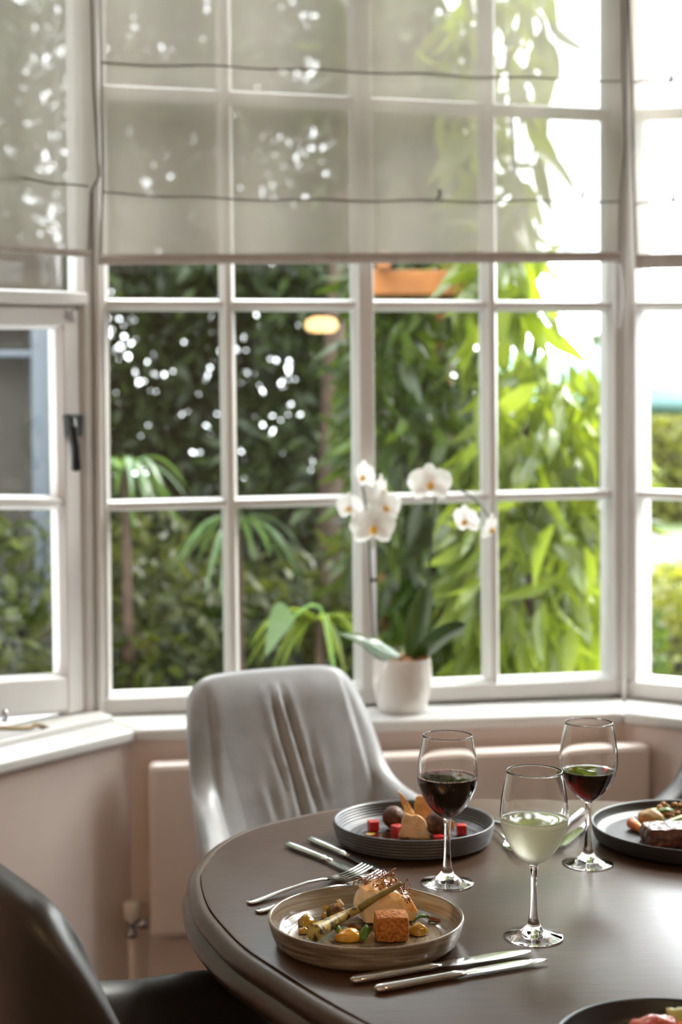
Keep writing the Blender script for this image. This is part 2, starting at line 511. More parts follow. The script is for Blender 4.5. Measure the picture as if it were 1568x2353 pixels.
# raised step of the sill under the casement
o = bay_strip(MB(), 'L', -0.08, 0.105, SILL_TOP - 0.001, SILL_TOP + 0.012).build('trim_6', M['sill'], None, bevel=0.003)
tag(o, 'raised white ledge along the foot of the casement', 'ledge', kind='structure')
for w, nm in (('C', 'wall_back'), ('L', 'wall_left'), ('R', 'wall_right')):
    mb = bay_strip(MB(), w, -0.10, WALL_OFF, 0.0, SILL_BOT)
    bay_strip(mb, w, -0.08, 0.10, WIN_TOP - 0.02, CEIL)
    tag(mb.build(nm, M['pink'], None), None, None, kind='structure')
# house walls beyond the bay
LE = PL.at(SL_END, 0); RE = PR.at(SR_END, 0)
def wallbox(mb, A, B, nrm, t, z0, z1):
    q = [A, B, B + nrm * t, A + nrm * t]
    mb.hexa([(p.x, p.y, z0) for p in q] + [(p.x, p.y, z1) for p in q])
FU, FN = PC.u, PC.n
mb = MB(); A = LE + FN * 0.17 - FU * 1.5; B = LE + FN * 0.17
wallbox(mb, A, B, -FN, 0.27, 0, CEIL)
tag(mb.build('wall_front_left', M['pink'], None), None, None, kind='structure')
WLx = A.x
mb = MB(); wallbox(mb, Vector((WLx, -2.6, 0)), Vector((WLx, A.y + 0.1, 0)), Vector((-1, 0, 0)), 0.2, 0, CEIL)
tag(mb.build('wall_side_left', M['pink'], None), None, None, kind='structure')
mb = MB(); A2 = RE + FN * 0.17; B2 = A2 + FU * 3.0
# facade right of the bay, with an added tall window opening for side daylight
def facade(mb, P0, u, nrm, L, t, o0, o1, zb, zt):
    wallbox(mb, P0, P0 + u * o0, nrm, t, 0, CEIL); wallbox(mb, P0 + u * o1, P0 + u * L, nrm, t, 0, CEIL)
    wallbox(mb, P0 + u * o0, P0 + u * o1, nrm, t, 0, zb); wallbox(mb, P0 + u * o0, P0 + u * o1, nrm, t, zt, CEIL)
facade(mb, A2, FU, -FN, 3.0, 0.25, 0.12, 2.8, 0.5, 2.85)
tag(mb.build('wall_front_right', M['pink'], None), None, None, kind='structure')
PF = WallPlane((A2.x - FN.x * .1, A2.y - FN.y * .1), PSI)
w4 = window_root(4, PF, 'unseen white multi-pane window added right of the bay for side daylight')
fr = MB()
for A_, B_ in (((.14, .5), (.14, 2.85)), ((2.78, .5), (2.78, 2.85)), ((.12, .53), (2.8, .53)), ((.12, 2.82), (2.8, 2.82))):
    seg(fr, PF, PF.at(*A_), PF.at(*B_), .06, -.04, .04, .1)
fr.build('window_frame', M['white'], w4, bevel=.003)
for s_ in (.8, 1.46, 2.12):
    mb = MB(); seg(mb, PF, PF.at(s_, .55), PF.at(s_, 2.8), .032, -.018, .026); mb.build('glazing_bar', M['white'], w4)
for z_ in (.98, 1.43, 1.88, 2.33):
    mb = MB(); seg(mb, PF, PF.at(.16, z_), PF.at(2.76, z_), .025, -.018, .026); mb.build('glazing_bar', M['white'], w4)
gp = MB(); P = [PF.at(.14, .52), PF.at(2.78, .52), PF.at(2.78, 2.83), PF.at(.14, 2.83)]
gp.hexa([p - PF.n * 0.003 for p in P] + [p for p in P]); gp.build('glass_pane', M['pane'], w4)
mb = MB(); wallbox(mb, Vector((B2.x, -2.6, 0)), Vector((B2.x, B2.y, 0)), Vector((1, 0, 0)), 0.25, 0, CEIL)
tag(mb.build('wall_side_right', M['pink'], None), None, None, kind='structure')
mb = MB(); mb.box((WLx - 0.2, -2.8, 0), (B2.x + 0.25, -2.6, CEIL))
tag(mb.build('wall_rear', M['pink'], None), None, None, kind='structure')
def slab(z0, z1):
    mb = MB()
    q = [Vector((WLx - .2, -2.8, 0)), Vector((B2.x + .25, -2.8, 0)), B2 - FN * 0.2, A2 - FN * 0.2, RE - PR.n * 0.05, CR - PC.n * 0.08, CL - PC.n * 0.08, LE - PL.n * 0.05, LE - FN * 0.05, A - FN * 0.2 - FU * .2]
    n = len(q)
    mb.add([(p.x, p.y, z0) for p in q] + [(p.x, p.y, z1) for p in q], [tuple(range(n))[::-1], tuple(range(n, 2 * n))] + [(i, (i + 1) % n, n + (i + 1) % n, n + i) for i in range(n)])
    return mb
tag(slab(-0.1, 0).build('floor', M['floor'], None), None, None, kind='structure')
tag(slab(CEIL, CEIL + 0.2).build('ceiling', M['ceil'], None), None, None, kind='structure')

# daylight portals in the window openings
def portal(c, nrm, w, h, name):
    d = bpy.data.lights.new(name, 'AREA'); d.shape = 'RECTANGLE'; d.size = w; d.size_y = h
    d.cycles.is_portal = True
    o = bpy.data.objects.new(name, d); col.objects.link(o)
    o.location = c; o.rotation_euler = nrm.to_track_quat('-Z', 'Y').to_euler()
portal((CL + CR) / 2 - PC.n * 0.12 + Vector((0, 0, 1.76 - CAM_Z)), PC.n, (CR - CL).length, 2.0, 'daylight_centre')
portal(PL.at(-0.49, 1.76, -0.12), PL.n, 0.95, 2.0, 'daylight_left')
portal(PR.at(0.49, 1.76, -0.12), PR.n, 0.95, 2.0, 'daylight_right')
portal(A2 + FU * 1.46 - FN * 0.2 + Vector((0, 0, 1.67)), FN, 2.7, 2.35, 'daylight_facade')

# ------------------------------------------------------------------ roman blinds
def blind(pl, edge_l, edge_r, bottom, hem_h, rods, label, seed, off=0.075, z_top=2.5):
    """edges: list of (px,py) down each side; bottom: (pxL,pyL),(pxR,pyR)"""
    e = empty('roman_blind'); tag(e, label, 'blind')
    def interp(edge, y):
        for a, b in zip(edge, edge[1:]):
            if a[1] <= y <= b[1]: return line_px(a, b, y=y)[0]
        return edge[-1][0] if y > edge[-1][1] else line_px(edge[0], edge[1], y=y)[0]
    nu, nv = 60, 90
    rnd = random.Random(seed)
    ph = [rnd.uniform(0, 6.28) for _ in range(4)]
    def pt(u, v):
        # v 0 at the top, 1 at the bottom
        yl = -480 + (bottom[0][1] + 480) * v; yr = -480 + (bottom[1][1] + 480) * v
        xl = interp(edge_l, yl); xr = interp(edge_r, yr)
        x = xl + (xr - xl) * u; y = yl + (yr - yl) * u
        w = 0.004 * math.sin(u * 9 + ph[0] + v * 2) + 0.003 * math.sin(u * 21 + ph[1]) * v
        for rl in rods:
            ry = rl(x)
            w += 0.006 * math.exp(-((y - ry) / 40) ** 2)
        return pl.hit(x, y, off + w)
    g = [[pt(i / nu, j / nv) for j in range(nv + 1)] for i in range(nu + 1)]
    f = MB().grid(g).build('blind_fabric', M['blind'], e, smooth=True)
    hm = MB()
    vh = 1 - hem_h
    A = [[pt(i / nu, vh + (1 - vh) * j / 4) + pl.n * (0.006 + 0.004 * math.sin(math.pi * j / 4)) for j in range(5)] for i in range(nu + 1)]
    Bk = [[pt(i / nu, vh + (1 - vh) * (4 - j) / 4) - pl.n * 0.004 for j in range(5)] for i in range(nu + 1)]
    hm.loft([a + b for a, b in zip(A, Bk)])
    hm.build('hem_bar', M['blind_hem'], e, smooth=False)
    for side in (0.0, 1.0):
        t = MB().tube([pt(side, j / nv) + pl.n * 0.002 for j in range(nv + 1)], 0.0028, 6)
        t.build('side_seam', M['rodfab'], e, smooth=True)
    for rl in rods:
        pts = []
        for i in range(nu + 1):
            x0 = pt(i / nu, 0.5)
            xl = interp(edge_l, rl(200)); xr = interp(edge_r, rl(1400))
            x = xl + (xr - xl) * i / nu
            pts.append(pl.hit(x, rl(x) + 2.0 * math.sin(i * 0.5 + ph[2]), off + 0.008))
        MB().tube(pts, 0.0021, 6).build('fold_rod', M['rodfab'], e, smooth=True)
    return e
def lin(*p):
    def f(x):
        for a, b in zip(p, p[1:]):
            if x <= b[0]: break
        return line_px(a, b, x=x)[1]
    return f
bl1 = blind(PC, [(226, -480), (229, 0), (234, 300), (236, 420), (229, 602)], [(1428, -480), (1430, 0), (1431, 190), (1437, 330), (1425, 462), (1425, 596)], ((229, 608), (1425, 602)), 0.021,
      [lin((230, 146), (520, 153), (850, 166), (1430, 187)), lin((236, 443), (530, 458), (850, 461), (1425, 463))], 'broad sheer linen blind over the top of the wide window', 1)
bl2 = blind(PL, [(-480, -480), (-480, 600)], [(204, -480), (209, 0), (214, 200), (226, 408), (208, 440), (203, 590)], ((-480, 548), (203, 591)), 0.014,
      [lin((-480, 370), (0, 404), (222, 432))], 'sheer linen blind hanging over the left casement', 2)
bl3 = blind(PR, [(1444, -480), (1446, 0), (1454, 190), (1458, 400), (1464, 600)], [(1760, -480), (1760, 600)], ((1464, 618), (1760, 612)), 0.03,
      [lin((1455, 189), (1568, 182), (1760, 170)), lin((1462, 468), (1568, 463), (1760, 455))], 'sheer linen blind over the window at the right edge', 3)
for pl, root, spots in ((PC, bl1, [(1340, 452), (1010, 452)]), (PR, bl3, [(1548, 458), (1543, 188)])):
    for x, y in spots:
        k = MB(); c = pl.hit(x, y, 0.09)
        k.tube([c + Vector((0, 0, .012)), c + Vector((.001, 0, .002)), c - Vector((.006, 0, .004))], [.002, .004, .0025], 8)
        k.ball(c + Vector((0, 0, .012)), .0042, 10, 6)
        k.build('cord_toggle', M['rodfab'], root, smooth=True)
bc = MB()
for i in range(34):
    c = PC.hit(1424 + 5 * math.sin(math.pi * i / 33), 612 + i * 4.1, 0.07)
    bc.ball(c, 0.0027, 8, 6)
    c = PC.hit(1417 - 2 * math.sin(math.pi * i / 33), 612 + i * 4.1, 0.07)
    bc.ball(c, 0.0027, 8, 6)
bc.build('bead_chain', M['bead'], bl1, smooth=True)

# ------------------------------------------------------------------ radiator
rad = empty('radiator'); tag(rad, 'flat pink painted radiator on the wall under the wide window', 'radiator')
RO = 0.262
q = [PC.hit(346, 2170, RO), PC.hit(1494, 2075, RO), PC.hit(1494, 1708, RO), PC.hit(340, 1764, RO)]
zb = (q[0].z + q[1].z) / 2; zt = (q[2].z + q[3].z) / 2
s0 = PC.s(q[0]) ; s1 = PC.s(q[1])
mb = MB(); mb.hexa([PC.at(s0, zb, RO - .052), PC.at(s1, zb, RO - .052), PC.at(s1, zb, RO), PC.at(s0, zb, RO), PC.at(s0, zt, RO - .052), PC.at(s1, zt, RO - .052), PC.at(s1, zt, RO), PC.at(s0, zt, RO)])
mb.build('radiator_panel', M['pinkrad'], rad, bevel=0.011, seg=2)
for ss in (s0 + .12, s1 - .12):
    mb = MB()
    mb.hexa([PC.at(ss - .02, zb + .04, WALL_OFF + .001), PC.at(ss + .02, zb + .04, WALL_OFF + .001), PC.at(ss + .02, zb + .04, RO - .05), PC.at(ss - .02, zb + .04, RO - .05), PC.at(ss - .02, zt - .05, WALL_OFF + .001), PC.at(ss + .02, zt - .05, WALL_OFF + .001), PC.at(ss + .02, zt - .05, RO - .05), PC.at(ss - .02, zt - .05, RO - .05)])
    mb.build('wall_bracket', M['pinkrad'], rad)
VO = 0.235
def vp(x, y): return PC.hit(x, y, VO)
MB().tube([vp(302, 2071), vp(302, 2074), vp(302, 2086), vp(302, 2110), vp(302, 2113)], [.0135, .0165, .0165, .0145, .012], 16).build('valve_cap', M['cream_plastic'], rad, smooth=True)
mb = MB()
mb.tube([vp(302, 2112), vp(302, 2122), vp(302, 2124), vp(302, 2138), vp(302, 2140), vp(302, 2152)], [.010, .010, .008, .008, .012, .012], 12)
mb.tube([vp(302, 2124), vp(318, 2123), vp(320, 2123), vp(330, 2122), vp(352, 2122)], [.0075, .0075, .011, .011, .008], 12)
mb.build('valve_body', M['chrome'], rad, smooth=True)
a = vp(303, 2150); b = vp(306, 2245)
MB().tube([a, b, Vector((b.x, b.y, 0.0))], .0085, 12).build('supply_pipe', M['pinkrad'], rad, smooth=True)
# ------------------------------------------------------------------ table
TZ = 0.75
_L = [(-.001, 2.263), (-.066, 2.224), (-.136, 2.142), (-.168, 2.071), (-.182, 2.019), (-.191, 1.942), (-.189, 1.879), (-.171, 1.782), (-.146, 1.705), (-.111, 1.622), (-.077, 1.564), (-.049, 1.517), (-.012, 1.461), (.006, 1.438)]
_cx, _cy = 0.45, 1.73
half = [(.466, 2.308), (.369, 2.321), (.221, 2.324), (.105, 2.304), (-.001, 2.263), (-.066, 2.216), (-.136, 2.142), (-.176, 2.05), (-.191, 1.942), (-.189, 1.879), (-.171, 1.782), (-.146, 1.705), (-.111, 1.622), (-.062, 1.541), (-.012, 1.461), (.05, 1.378), (.13, 1.285), (.25, 1.19)]
outline = half + [(2 * _cx - x, 2 * _cy - y) for x, y in half]
oc = catmull([(x, y, 0) for x, y in outline], 8, closed=True)
table = empty('dining_table', (_cx, _cy, 0)); tag(table, 'dark wooden dining table with a rounded moulded edge, laid for a meal', 'table')
def offs(d, z):
    n = len(oc); out = []
    for i in range(n):
        t = (oc[(i + 2) % n] - oc[(i - 2) % n]).normalized()
        nr = Vector((-t.y, t.x, 0))
        c = Vector((_cx, _cy, 0))
        if nr.dot(oc[i] - c) < 0: nr = -nr
        p = oc[i] + nr * d
        out.append((p.x - _cx, p.y - _cy, z))
    return out
mb = MB()
mb.loft([offs(-.004, TZ - .012), offs(-.002, TZ - .001), offs(-.004, TZ)], cap=True)
mb.build('tabletop', M['wood'], table, auto=40)
prof = [(-.02, -.012), (-.002, -.0035), (.001, -.001), (.005, -.0012), (.011, -.004), (.0155, -.009), (.017, -.015), (.0155, -.021), (.013, -.0235), (.0165, -.026), (.0215, -.031), (.024, -.038), (.0225, -.046), (.016, -.052), (.004, -.055), (-.06, -.055)]
mb = MB(); mb.loft([offs(d, TZ + z) for d, z in prof], cap=False)
mb.build('moulded_edge', M['wood'], table, auto=60)
mb = MB()
mb.loft([offs(-.05, TZ - .056), offs(-.05, TZ - .012)], cap=True)
mb.build('underframe', M['wood'], table)
mb = MB(); mb.lathe([(0.0, 0.10), (.09, .10), (.10, .16), (.06, .24), (.05, .34), (.065, .46), (.08, .56), (.07, .64), (.16, .69), (0, .6945)], 40)
mb.build('pedestal', M['wood'], table, smooth=True)
for k in range(4):
    a = math.pi / 4 + k * math.pi / 2
    d = Vector((math.cos(a), math.sin(a), 0))
    mb = MB(); mb.tube([d * .04 + Vector((0, 0, .14)), d * .15 + Vector((0, 0, .14)), d * .27 + Vector((0, 0, .09)), d * .38 + Vector((0, 0, .03)), d * .41 + Vector((0, 0, .028))], [.034, .036, .032, .028, .026], 12)
    mb.build('leg', M['wood'], table, smooth=True)

# ------------------------------------------------------------------ tub chairs
UP = [(0, .245, .915), (.09, .243, .915), (.150, .235, .906), (.165, .210, .864), (.178, .172, .790), (.188, .135, .712), (.215, .03, .680), (.248, -.04, .655), (.258, -.14, .647), (.248, -.2, .622), (.243, -.228, .55)]
LO = [(0, .182, .40), (.061, .179, .40), (.096, .171, .40), (.118, .152, .40), (.131, .117, .40), (.143, .067, .40), (.154, .007, .40), (.16, -.053, .40), (.161, -.143, .40), (.158, -.198, .405), (.156, -.228, .43)]
def make_chair(name, label, mat_, wr=False):
    e = empty(name); tag(e, label, 'chair', 'leather tub chairs around the table')
    N = 10
    up = catmull(UP, N); lo = catmull(LO, N)
    up = [Vector((-p.x, p.y, p.z)) for p in up[:0:-1]] + up
    lo = [Vector((-p.x, p.y, p.z)) for p in lo[:0:-1]] + lo
    for _ in range(30):
        for P_ in (up, lo):
            Q_ = [p.copy() for p in P_]
            for i in range(1, len(P_) - 1): P_[i] = Q_[i] * .5 + (Q_[i - 1] + Q_[i + 1]) * .25
    n = len(up); T = 0.046
    cols = []
    for i in range(n):
        a = lo[max(i - 1, 0)] * .5 + up[max(i - 1, 0)] * .5; b = lo[min(i + 1, n - 1)] * .5 + up[min(i + 1, n - 1)] * .5
        t = (b - a); t.z = 0; t.normalize()
        inn = Vector((-t.y, t.x, 0))            # towards the sitter
        c = Vector((0, -.02, 0)) - (lo[i] + up[i]) * .5; c.z = 0
        if inn.dot(c) < 0: inn = -inn
        endk = min(1.0, min(i, n - 1 - i) / 3.0); tk = T * (0.35 + 0.65 * math.sin(endk * math.pi / 2))
        NV = 26; colm = []
        L = up[i] - lo[i]
        R = tk / 2
        top = up[i] - L.normalized() * R
        for j in range(NV + 1):                  # outer, bottom to top
            v = j / NV
            p = lo[i].lerp(top, v) - inn * (R + .010 * math.sin(math.pi * v))
            colm.append(p)
        for j in range(1, 8):
            a_ = math.pi * j / 8
            colm.append(top - inn * (R * math.cos(a_)) + L.normalized() * (R * math.sin(a_)))
        u = (i - (n - 1) / 2) / ((n - 1) / 2)
        for j in range(NV + 1):
            v = 1 - j / NV
            puff = .012 * math.sin(math.pi * v)
            w = 0.0
            p = lo[i].lerp(top, v) + inn * (R + puff)
            if wr:
                x = p.x; z = p.z
                def crease(x0, sl, z0, z1, d, wd):
                    c0 = x0 + sl * (z - .8)
                    m = max(0, min(1, (z - z0) / .06)) * max(0, min(1, (z1 - z) / .05))
                    q = (x - c0) / wd
                    return m * d * (math.exp(-q * q) - .55 * math.exp(-((abs(q) - 1.9) ** 2) * 1.1))
                w = -crease(-.012, -.13, .60, .88, .0085, .0066) - crease(.016, -.17, .64, .89, .0090, .0062) - crease(.042, -.10, .66, .80, .0055, .007) - crease(-.038, -.22, .68, .80, .006, .006) - crease(-.07, -.18, .62, .74, .0045, .008) + .0025 * noise.noise(Vector((x * 16, z * 7, 1)))
                if p.y < .08: w = 0
            q = p.copy()
            yf = max(.09, .212 - (.915 - q.z) * .40)
            if q.y > yf:
                k = min(1.0, max(0.0, (top.z + R - q.z) / .05)) * min(1.0, max(0.0, (q.z - .46) / .10))
                q.y -= .85 * (q.y - yf) * k * k * (3 - 2 * k)
            q.y -= w
            colm.append(q)
        cols.append(colm)
    sh = MB(); sh.loft(cols, cap=True, closed=True)
    sh.build('tub_shell', mat_, e, smooth=True)
    # top stitching bead on the arms
    se = MB()
    # seat
    rings = []
    def so(k, z):
        out = []
        for q in range(48):
            a = 2 * math.pi * q / 48
            cx, sx = math.cos(a), math.sin(a); pw = 0.5
            x = .150 * k * math.copysign(abs(cx) ** pw, cx); y = -.045 + .185 * k * math.copysign(abs(sx) ** pw, sx)
            if y > .04: x *= 1 - (y - .04) * 2.6
            out.append((x, y, z))
        return out
    for k, z in [(.90, .385), (.98, .395), (1.0, .42), (1.0, .45), (.97, .468), (.88, .477), (.6, .483), (.2, .484)]: rings.append(so(k, z))
    MB().loft(rings).build('seat', mat_, e, smooth=True)
    for sx in (-1, 1):
        for sy, yy in ((1, .15), (-1, -.18)):
            MB().tube([(sx * .11, yy * .75, .40), (sx * .15, yy, .22), (sx * .195, yy * 1.25, 0.0)], [.017, .014, .010], 12).build('leg', M['black_metal'], e, smooth=True)
    return e
def put(e, x, y, fdir):
    e.location = (x, y, 0)
    # local front is -Y
    e.rotation_euler = (0, 0, math.atan2(fdir[1], fdir[0]) + math.pi / 2)
chA = make_chair('dining_chair', 'leather tub chair with shade in its dark colour at the bottom left corner, closest to the camera', M['leather_shaded'])
put(chA, -0.153, 1.5442, (math.cos(.563), math.sin(.563)))
chB = make_chair('dining_chair', 'grey leather tub chair with creased backrest between the table and the radiator', M['leather'], True)
CHB_X, CHB_Y, CHB_A = -0.0137, 2.4599, -1.0544
put(chB, CHB_X, CHB_Y, (math.cos(CHB_A), math.sin(CHB_A)))
chC = make_chair('dining_chair', 'dark chair just showing at the right edge behind the charcoal steak plate', M['leather_shaded'])
CHC = (0.755, 2.47)
put(chC, CHC[0], CHC[1], (-.49, -.87))

# ------------------------------------------------------------------ crockery
def glaze_front():
    t = NT('streaky_taupe_glaze')
    c = t.n('ShaderNodeTexCoord'); sp = t.n('ShaderNodeSeparateXYZ'); t.l(c.outputs['Object'], sp.inputs[0])
    r = t.math('SQRT', t.math('ADD', t.math('MULTIPLY', sp.outputs[0], sp.outputs[0]), t.math('MULTIPLY', sp.outputs[1], sp.outputs[1])))
    cmb = t.n('ShaderNodeCombineXYZ'); t.l(t.math('MULTIPLY', r, 90.0), cmb.inputs[0]); t.l(t.math('MULTIPLY', sp.outputs[2], 160.0), cmb.inputs[1])
    w = t.n('ShaderNodeVectorMath', operation='ADD'); t.l(cmb.outputs[0], w.inputs[0])
    sc2 = t.n('ShaderNodeVectorMath', operation='SCALE'); t.l(c.outputs['Object'], sc2.inputs[0]); sc2.inputs['Scale'].default_value = 9.0
    t.l(sc2.outputs[0], w.inputs[1])
    nz = t.noise(w.outputs[0], 1.3, 6, 0.65, 0.3)
    cc = t.ramp(nz, [(0.28, (0.075, 0.05, 0.032)), (0.48, (0.19, 0.145, 0.10)), (0.72, (0.36, 0.30, 0.22))])
    return t.end(t.princ(**{'Base Color': cc, 'Roughness': 0.16, 'Coat Weight': 0.6, 'Coat Roughness': 0.08, 'Normal': t.bump(nz, 0.12, 0.002)}))
M['taupe'] = glaze_front()
M['slate'] = simple('slate_grey_stoneware', (0.060, 0.058, 0.066), 0.36, var=0.12, bump=0.05, bscale=200)
M['charcoal'] = simple('charcoal_stoneware', (0.028, 0.027, 0.028), 0.42, var=0.15, bump=0.08, bscale=160)
M['navy'] = simple('midnight_glaze', (0.012, 0.013, 0.019), 0.34, var=0.12)

def plate(pxc, rim_h, R, Rb, mat_, name, label, cat='plate', ridges=0, floor_z=.007, thick=.0042, zc=None):
    c = at_z(pxc[0], pxc[1], TZ + rim_h)
    e = empty(name, (c.x, c.y, TZ)) if False else None
    prof = [(0, .0012), (Rb * .86, .0012), (Rb * .9, 0.0), (Rb * .95, 0.0), (Rb * .985, .0025)]
    K = 30
    for i in range(K + 1):
        v = i / K
        r = Rb + (R - Rb) * (v ** .55); z = .004 + (rim_h - .006) * v
        if ridges: r += .0009 * math.sin(v * ridges * 2 * math.pi)
        prof.append((r, z))
    prof += [(R - .0003, rim_h - .0008), (R - thick * .35, rim_h), (R - thick * .75, rim_h - .0006)]
    for i in range(K + 1):
        v = 1 - i / K
        z = floor_z + .005 + (rim_h - floor_z - .007) * v
        r = Rb - thick + (R - Rb) * (v ** .55)
        if ridges: r += .0008 * math.sin(v * (ridges - 1) * 2 * math.pi)
        prof.append((r, z))
    prof += [(Rb - thick - .003, floor_z + .002), (Rb - thick - .008, floor_z + .0005)]
    rr = Rb - thick - .009
    for i in range(40):
        r = rr * (1 - i / 40)
        z = floor_z + (.0007 * math.sin(i * 1.35) if ridges else 0)
        prof.append((r, z))
    prof.append((0, floor_z))
    o = MB().lathe(prof, 128).build(name, mat_, None, smooth=True, weld=True)
    o.location = (c.x, c.y, TZ + .0003)
    tag(o, label, cat)
    return o, c
plF, cF = plate((841, 2101), .033, .1148, .104, M['taupe'], 'dinner_plate', 'streaky taupe glazed plate with a golden fish fillet, at the front left')
plB, cB = plate((950.5, 1882), .033, .1185, .110, M['slate'], 'dinner_plate', 'slate grey ridged plate with brown spheres and crisps, in front of the grey chair', ridges=6)
plR, cR = plate((1592, 1893), .026, .148, .141, M['charcoal'], 'dinner_plate', 'wide charcoal plate with steak and asparagus, at the right edge')
plN, cN = plate((1562, 2402), .033, .115, .104, M['navy'], 'serving_bowl', 'midnight blue low bowl cut off by the bottom right corner', 'bowl')
# stemware ----------------------------------------------------------
OUT = [(0, 0), (.0345, 0), (.0352, .0008), (.0348, .0018), (.030, .0032), (.020, .0062), (.012, .0105), (.0075, .017), (.0055, .027), (.0044, .042), (.0041, .058), (.0043, .074), (.0052, .0845), (.0068, .0885), (.012, .0915), (.0195, .0975), (.0270, .1065), (.0335, .118), (.0380, .130), (.0402, .1425), (.0400, .155), (.0385, .168), (.0360, .182), (.0330, .1985)]
INN = [(.0318, .1985), (.0348, .182), (.0373, .168), (.0388, .155), (.0390, .1425), (.0368, .130), (.0322, .118), (.0257, .1065), (.0182, .0982), (.010, .0935), (.004, .0920), (0, .0918)]
def smooth_prof(p, n=5):
    q = catmull([(a, b, 0) for a, b in p], n)
    return [(max(0.0, v.x), v.y) for v in q]
def wine_glass(base_px, level, label, wmat, gmat, wlabel):
    c = at_z(base_px[0], base_px[1], TZ)
    e = empty('wine_glass', (c.x, c.y, TZ + .0003)); tag(e, label, 'wine glass', 'wine glasses on the table')
    o = smooth_prof(OUT[1:], 5)
    prof = [(0, 0)] + o + [(.0324, .1991)] + smooth_prof(INN, 5)
    g = MB().lathe(prof, 96).build('glass_body', gmat, e, smooth=True, weld=True)
    # the wine, a hair inside the bowl wall
    inn = smooth_prof(INN, 12)[::-1]
    wp = [(max(0, r + .00025), z - .00015) for r, z in inn if z < level]
    rl = wp[-1][0]
    wp += [(rl, level), (rl - .0006, level - .0003), (rl - .002, level - .0008), (rl * .8, level - .001), (0, level - .001)]
    w = MB().lathe(wp, 96).build('wine', wmat, e, smooth=True, weld=True); w['label'] = wlabel
    return e, rl
M['bubble'] = simple('pale_pink_froth', (0.75, 0.5, 0.5), 0.15, var=0.05)
g1, r1 = wine_glass((1028, 2030), .1436, 'half full red wine glass in front of the slate grey plate', M['red_wine'], M['glass'], 'dark red wine')
bb = MB(); rnd = random.Random(3)
for k in range(110):
    a = 2 * math.pi * (k + rnd.uniform(-.2, .2)) / 110; r = r1 - .0014 - rnd.random() * .0008
    bb.ball((r * math.cos(a), r * math.sin(a), .1433), rnd.uniform(.00055, .0011), 8, 5)
bb.build('bubble_ring', M['bubble'], g1, smooth=True)
g2, _ = wine_glass((1226.5, 2154), .1425, 'misted glass of pale white wine, standing closest to the camera', M['white_wine'], M['glass_frost'], 'pale straw coloured wine')
g3, _ = wine_glass((1351.5, 1985), .132, 'red wine glass beside the charcoal steak plate', M['red_wine'], M['glass'], 'dark red wine')

# cutlery -------------------------------------------------------------
def knife(name, L=.215, kind=0):
    e = empty(name)
    h = MB(); hl = .098; rings = []
    for x, w, t in [(0, .003, .0025), (.003, .0062, .0040), (.012, .0072, .0046), (.035, .0064, .0046), (.065, .0052, .0044), (hl - .012, .0047, .0042), (hl - .006, .0058, .0045), (hl, .0056, .0044), (hl + .006, .0045, .003), (hl + .012, .0048, .0018)]:
        rings.append([(x, w * math.cos(a), .0048 + t * math.sin(a)) for a in [2 * math.pi * k / 16 for k in range(16)]])
    h.loft(rings).build('handle', M['steel'], e, smooth=True)
    b = MB(); rings = []
    for i in range(15):
        s = i / 14; x = hl + .010 + (L - hl - .010) * s
        top = .0068 if s < .55 else .0068 - .0086 * ((s - .55) / .45) ** 2
        bot = -.0050 - .0058 * math.sin(min(1, s * 2.2) * math.pi / 2) if kind == 0 else -.0046 - .0022 * math.sin(min(1, s * 2) * math.pi / 2)
        bot = bot * (1 - .35 * max(0, (s - .7) / .3) ** 2)
        if s == 1: top, bot = -.0035, -.0045
        rings.append([(x, top, .0042), (x, top, .0056), (x, (top + bot) / 2, .0057), (x, bot, .0047), (x, (top + bot) / 2, .0041)])
    b.loft(rings).build('blade', M['steel'], e, auto=30)
    return e
def fork(name, L=.205):
    e = empty(name)
    h = MB(); rings = []
    hx = L - .068
    for s, w, t, z in [(0, .003, .0014, .0022), (.012, .0072, .0016, .0022), (.06, .0085, .0019, .0024), (.14, .0072, .0019, .003), (.4, .0040, .002, .006), (.72, .0028, .0022, .0085), (.9, .0027, .0022, .0075), (1, .0032, .002, .0055)]:
        rings.append([(s * hx, w * math.cos(a), z + t * math.sin(a)) for a in [2 * math.pi * k / 14 for k in range(14)]])
    h.loft(rings).build('handle', M['steel'], e, smooth=True)
    p = MB(); rings = []
    for s, w, z in [(0, .0030, .0055), (.3, .0075, .0035), (.6, .0112, .0022), (1, .0118, .0024)]:
        x = hx - .003 + s * .026
        rings.append([(x, -w, z), (x, 0, z - .001), (x, w, z), (x, w, z + .0018), (x, 0, z + .0008), (x, -w, z + .0018)])
    p.loft(rings).build('fork_head', M['steel'], e, auto=40)
    for k in range(4):
        y = -.0102 + k * .0068
        t = MB(); rings = []
        for s in [i / 8 for i in range(9)]:
            x = hx + .021 + s * (L - hx - .021); z = .0022 + .0085 * s ** 1.8; w = .0017 * (1 - .45 * s); hh = .0017 * (1 - .5 * s)
            rings.append([(x, y - w, z), (x, y + w, z), (x, y + w, z + hh), (x, y - w, z + hh)])
        t.loft(rings).build('tine', M['steel'], e, auto=50)
    return e
def lay(e, a, b, label, cat, group, dz=0.0004, length=None):
    A = at_z(a[0], a[1], TZ + .004); B = at_z(b[0], b[1], TZ + .004)
    d = B - A
    e.location = (A.x, A.y, TZ + dz); e.rotation_euler = (0, 0, math.atan2(d.y, d.x))
    tag(e, label, cat, group)
    return d.length
k1 = knife('table_knife', .205); lay(k1, (659, 1939), (836, 2010), 'steel knife behind the taupe plate, left of the pair', 'knife', 'cutlery on the table')
k2 = knife('table_knife', .215, 1); lay(k2, (711, 1927), (897, 2011), 'steel knife beside the slate grey plate, right of the pair', 'knife', 'cutlery on the table')
k3 = knife('table_knife', .225); lay(k3, (806, 2255), (1197, 2188), 'steel knife next to the front of the taupe plate', 'knife', 'cutlery on the table')
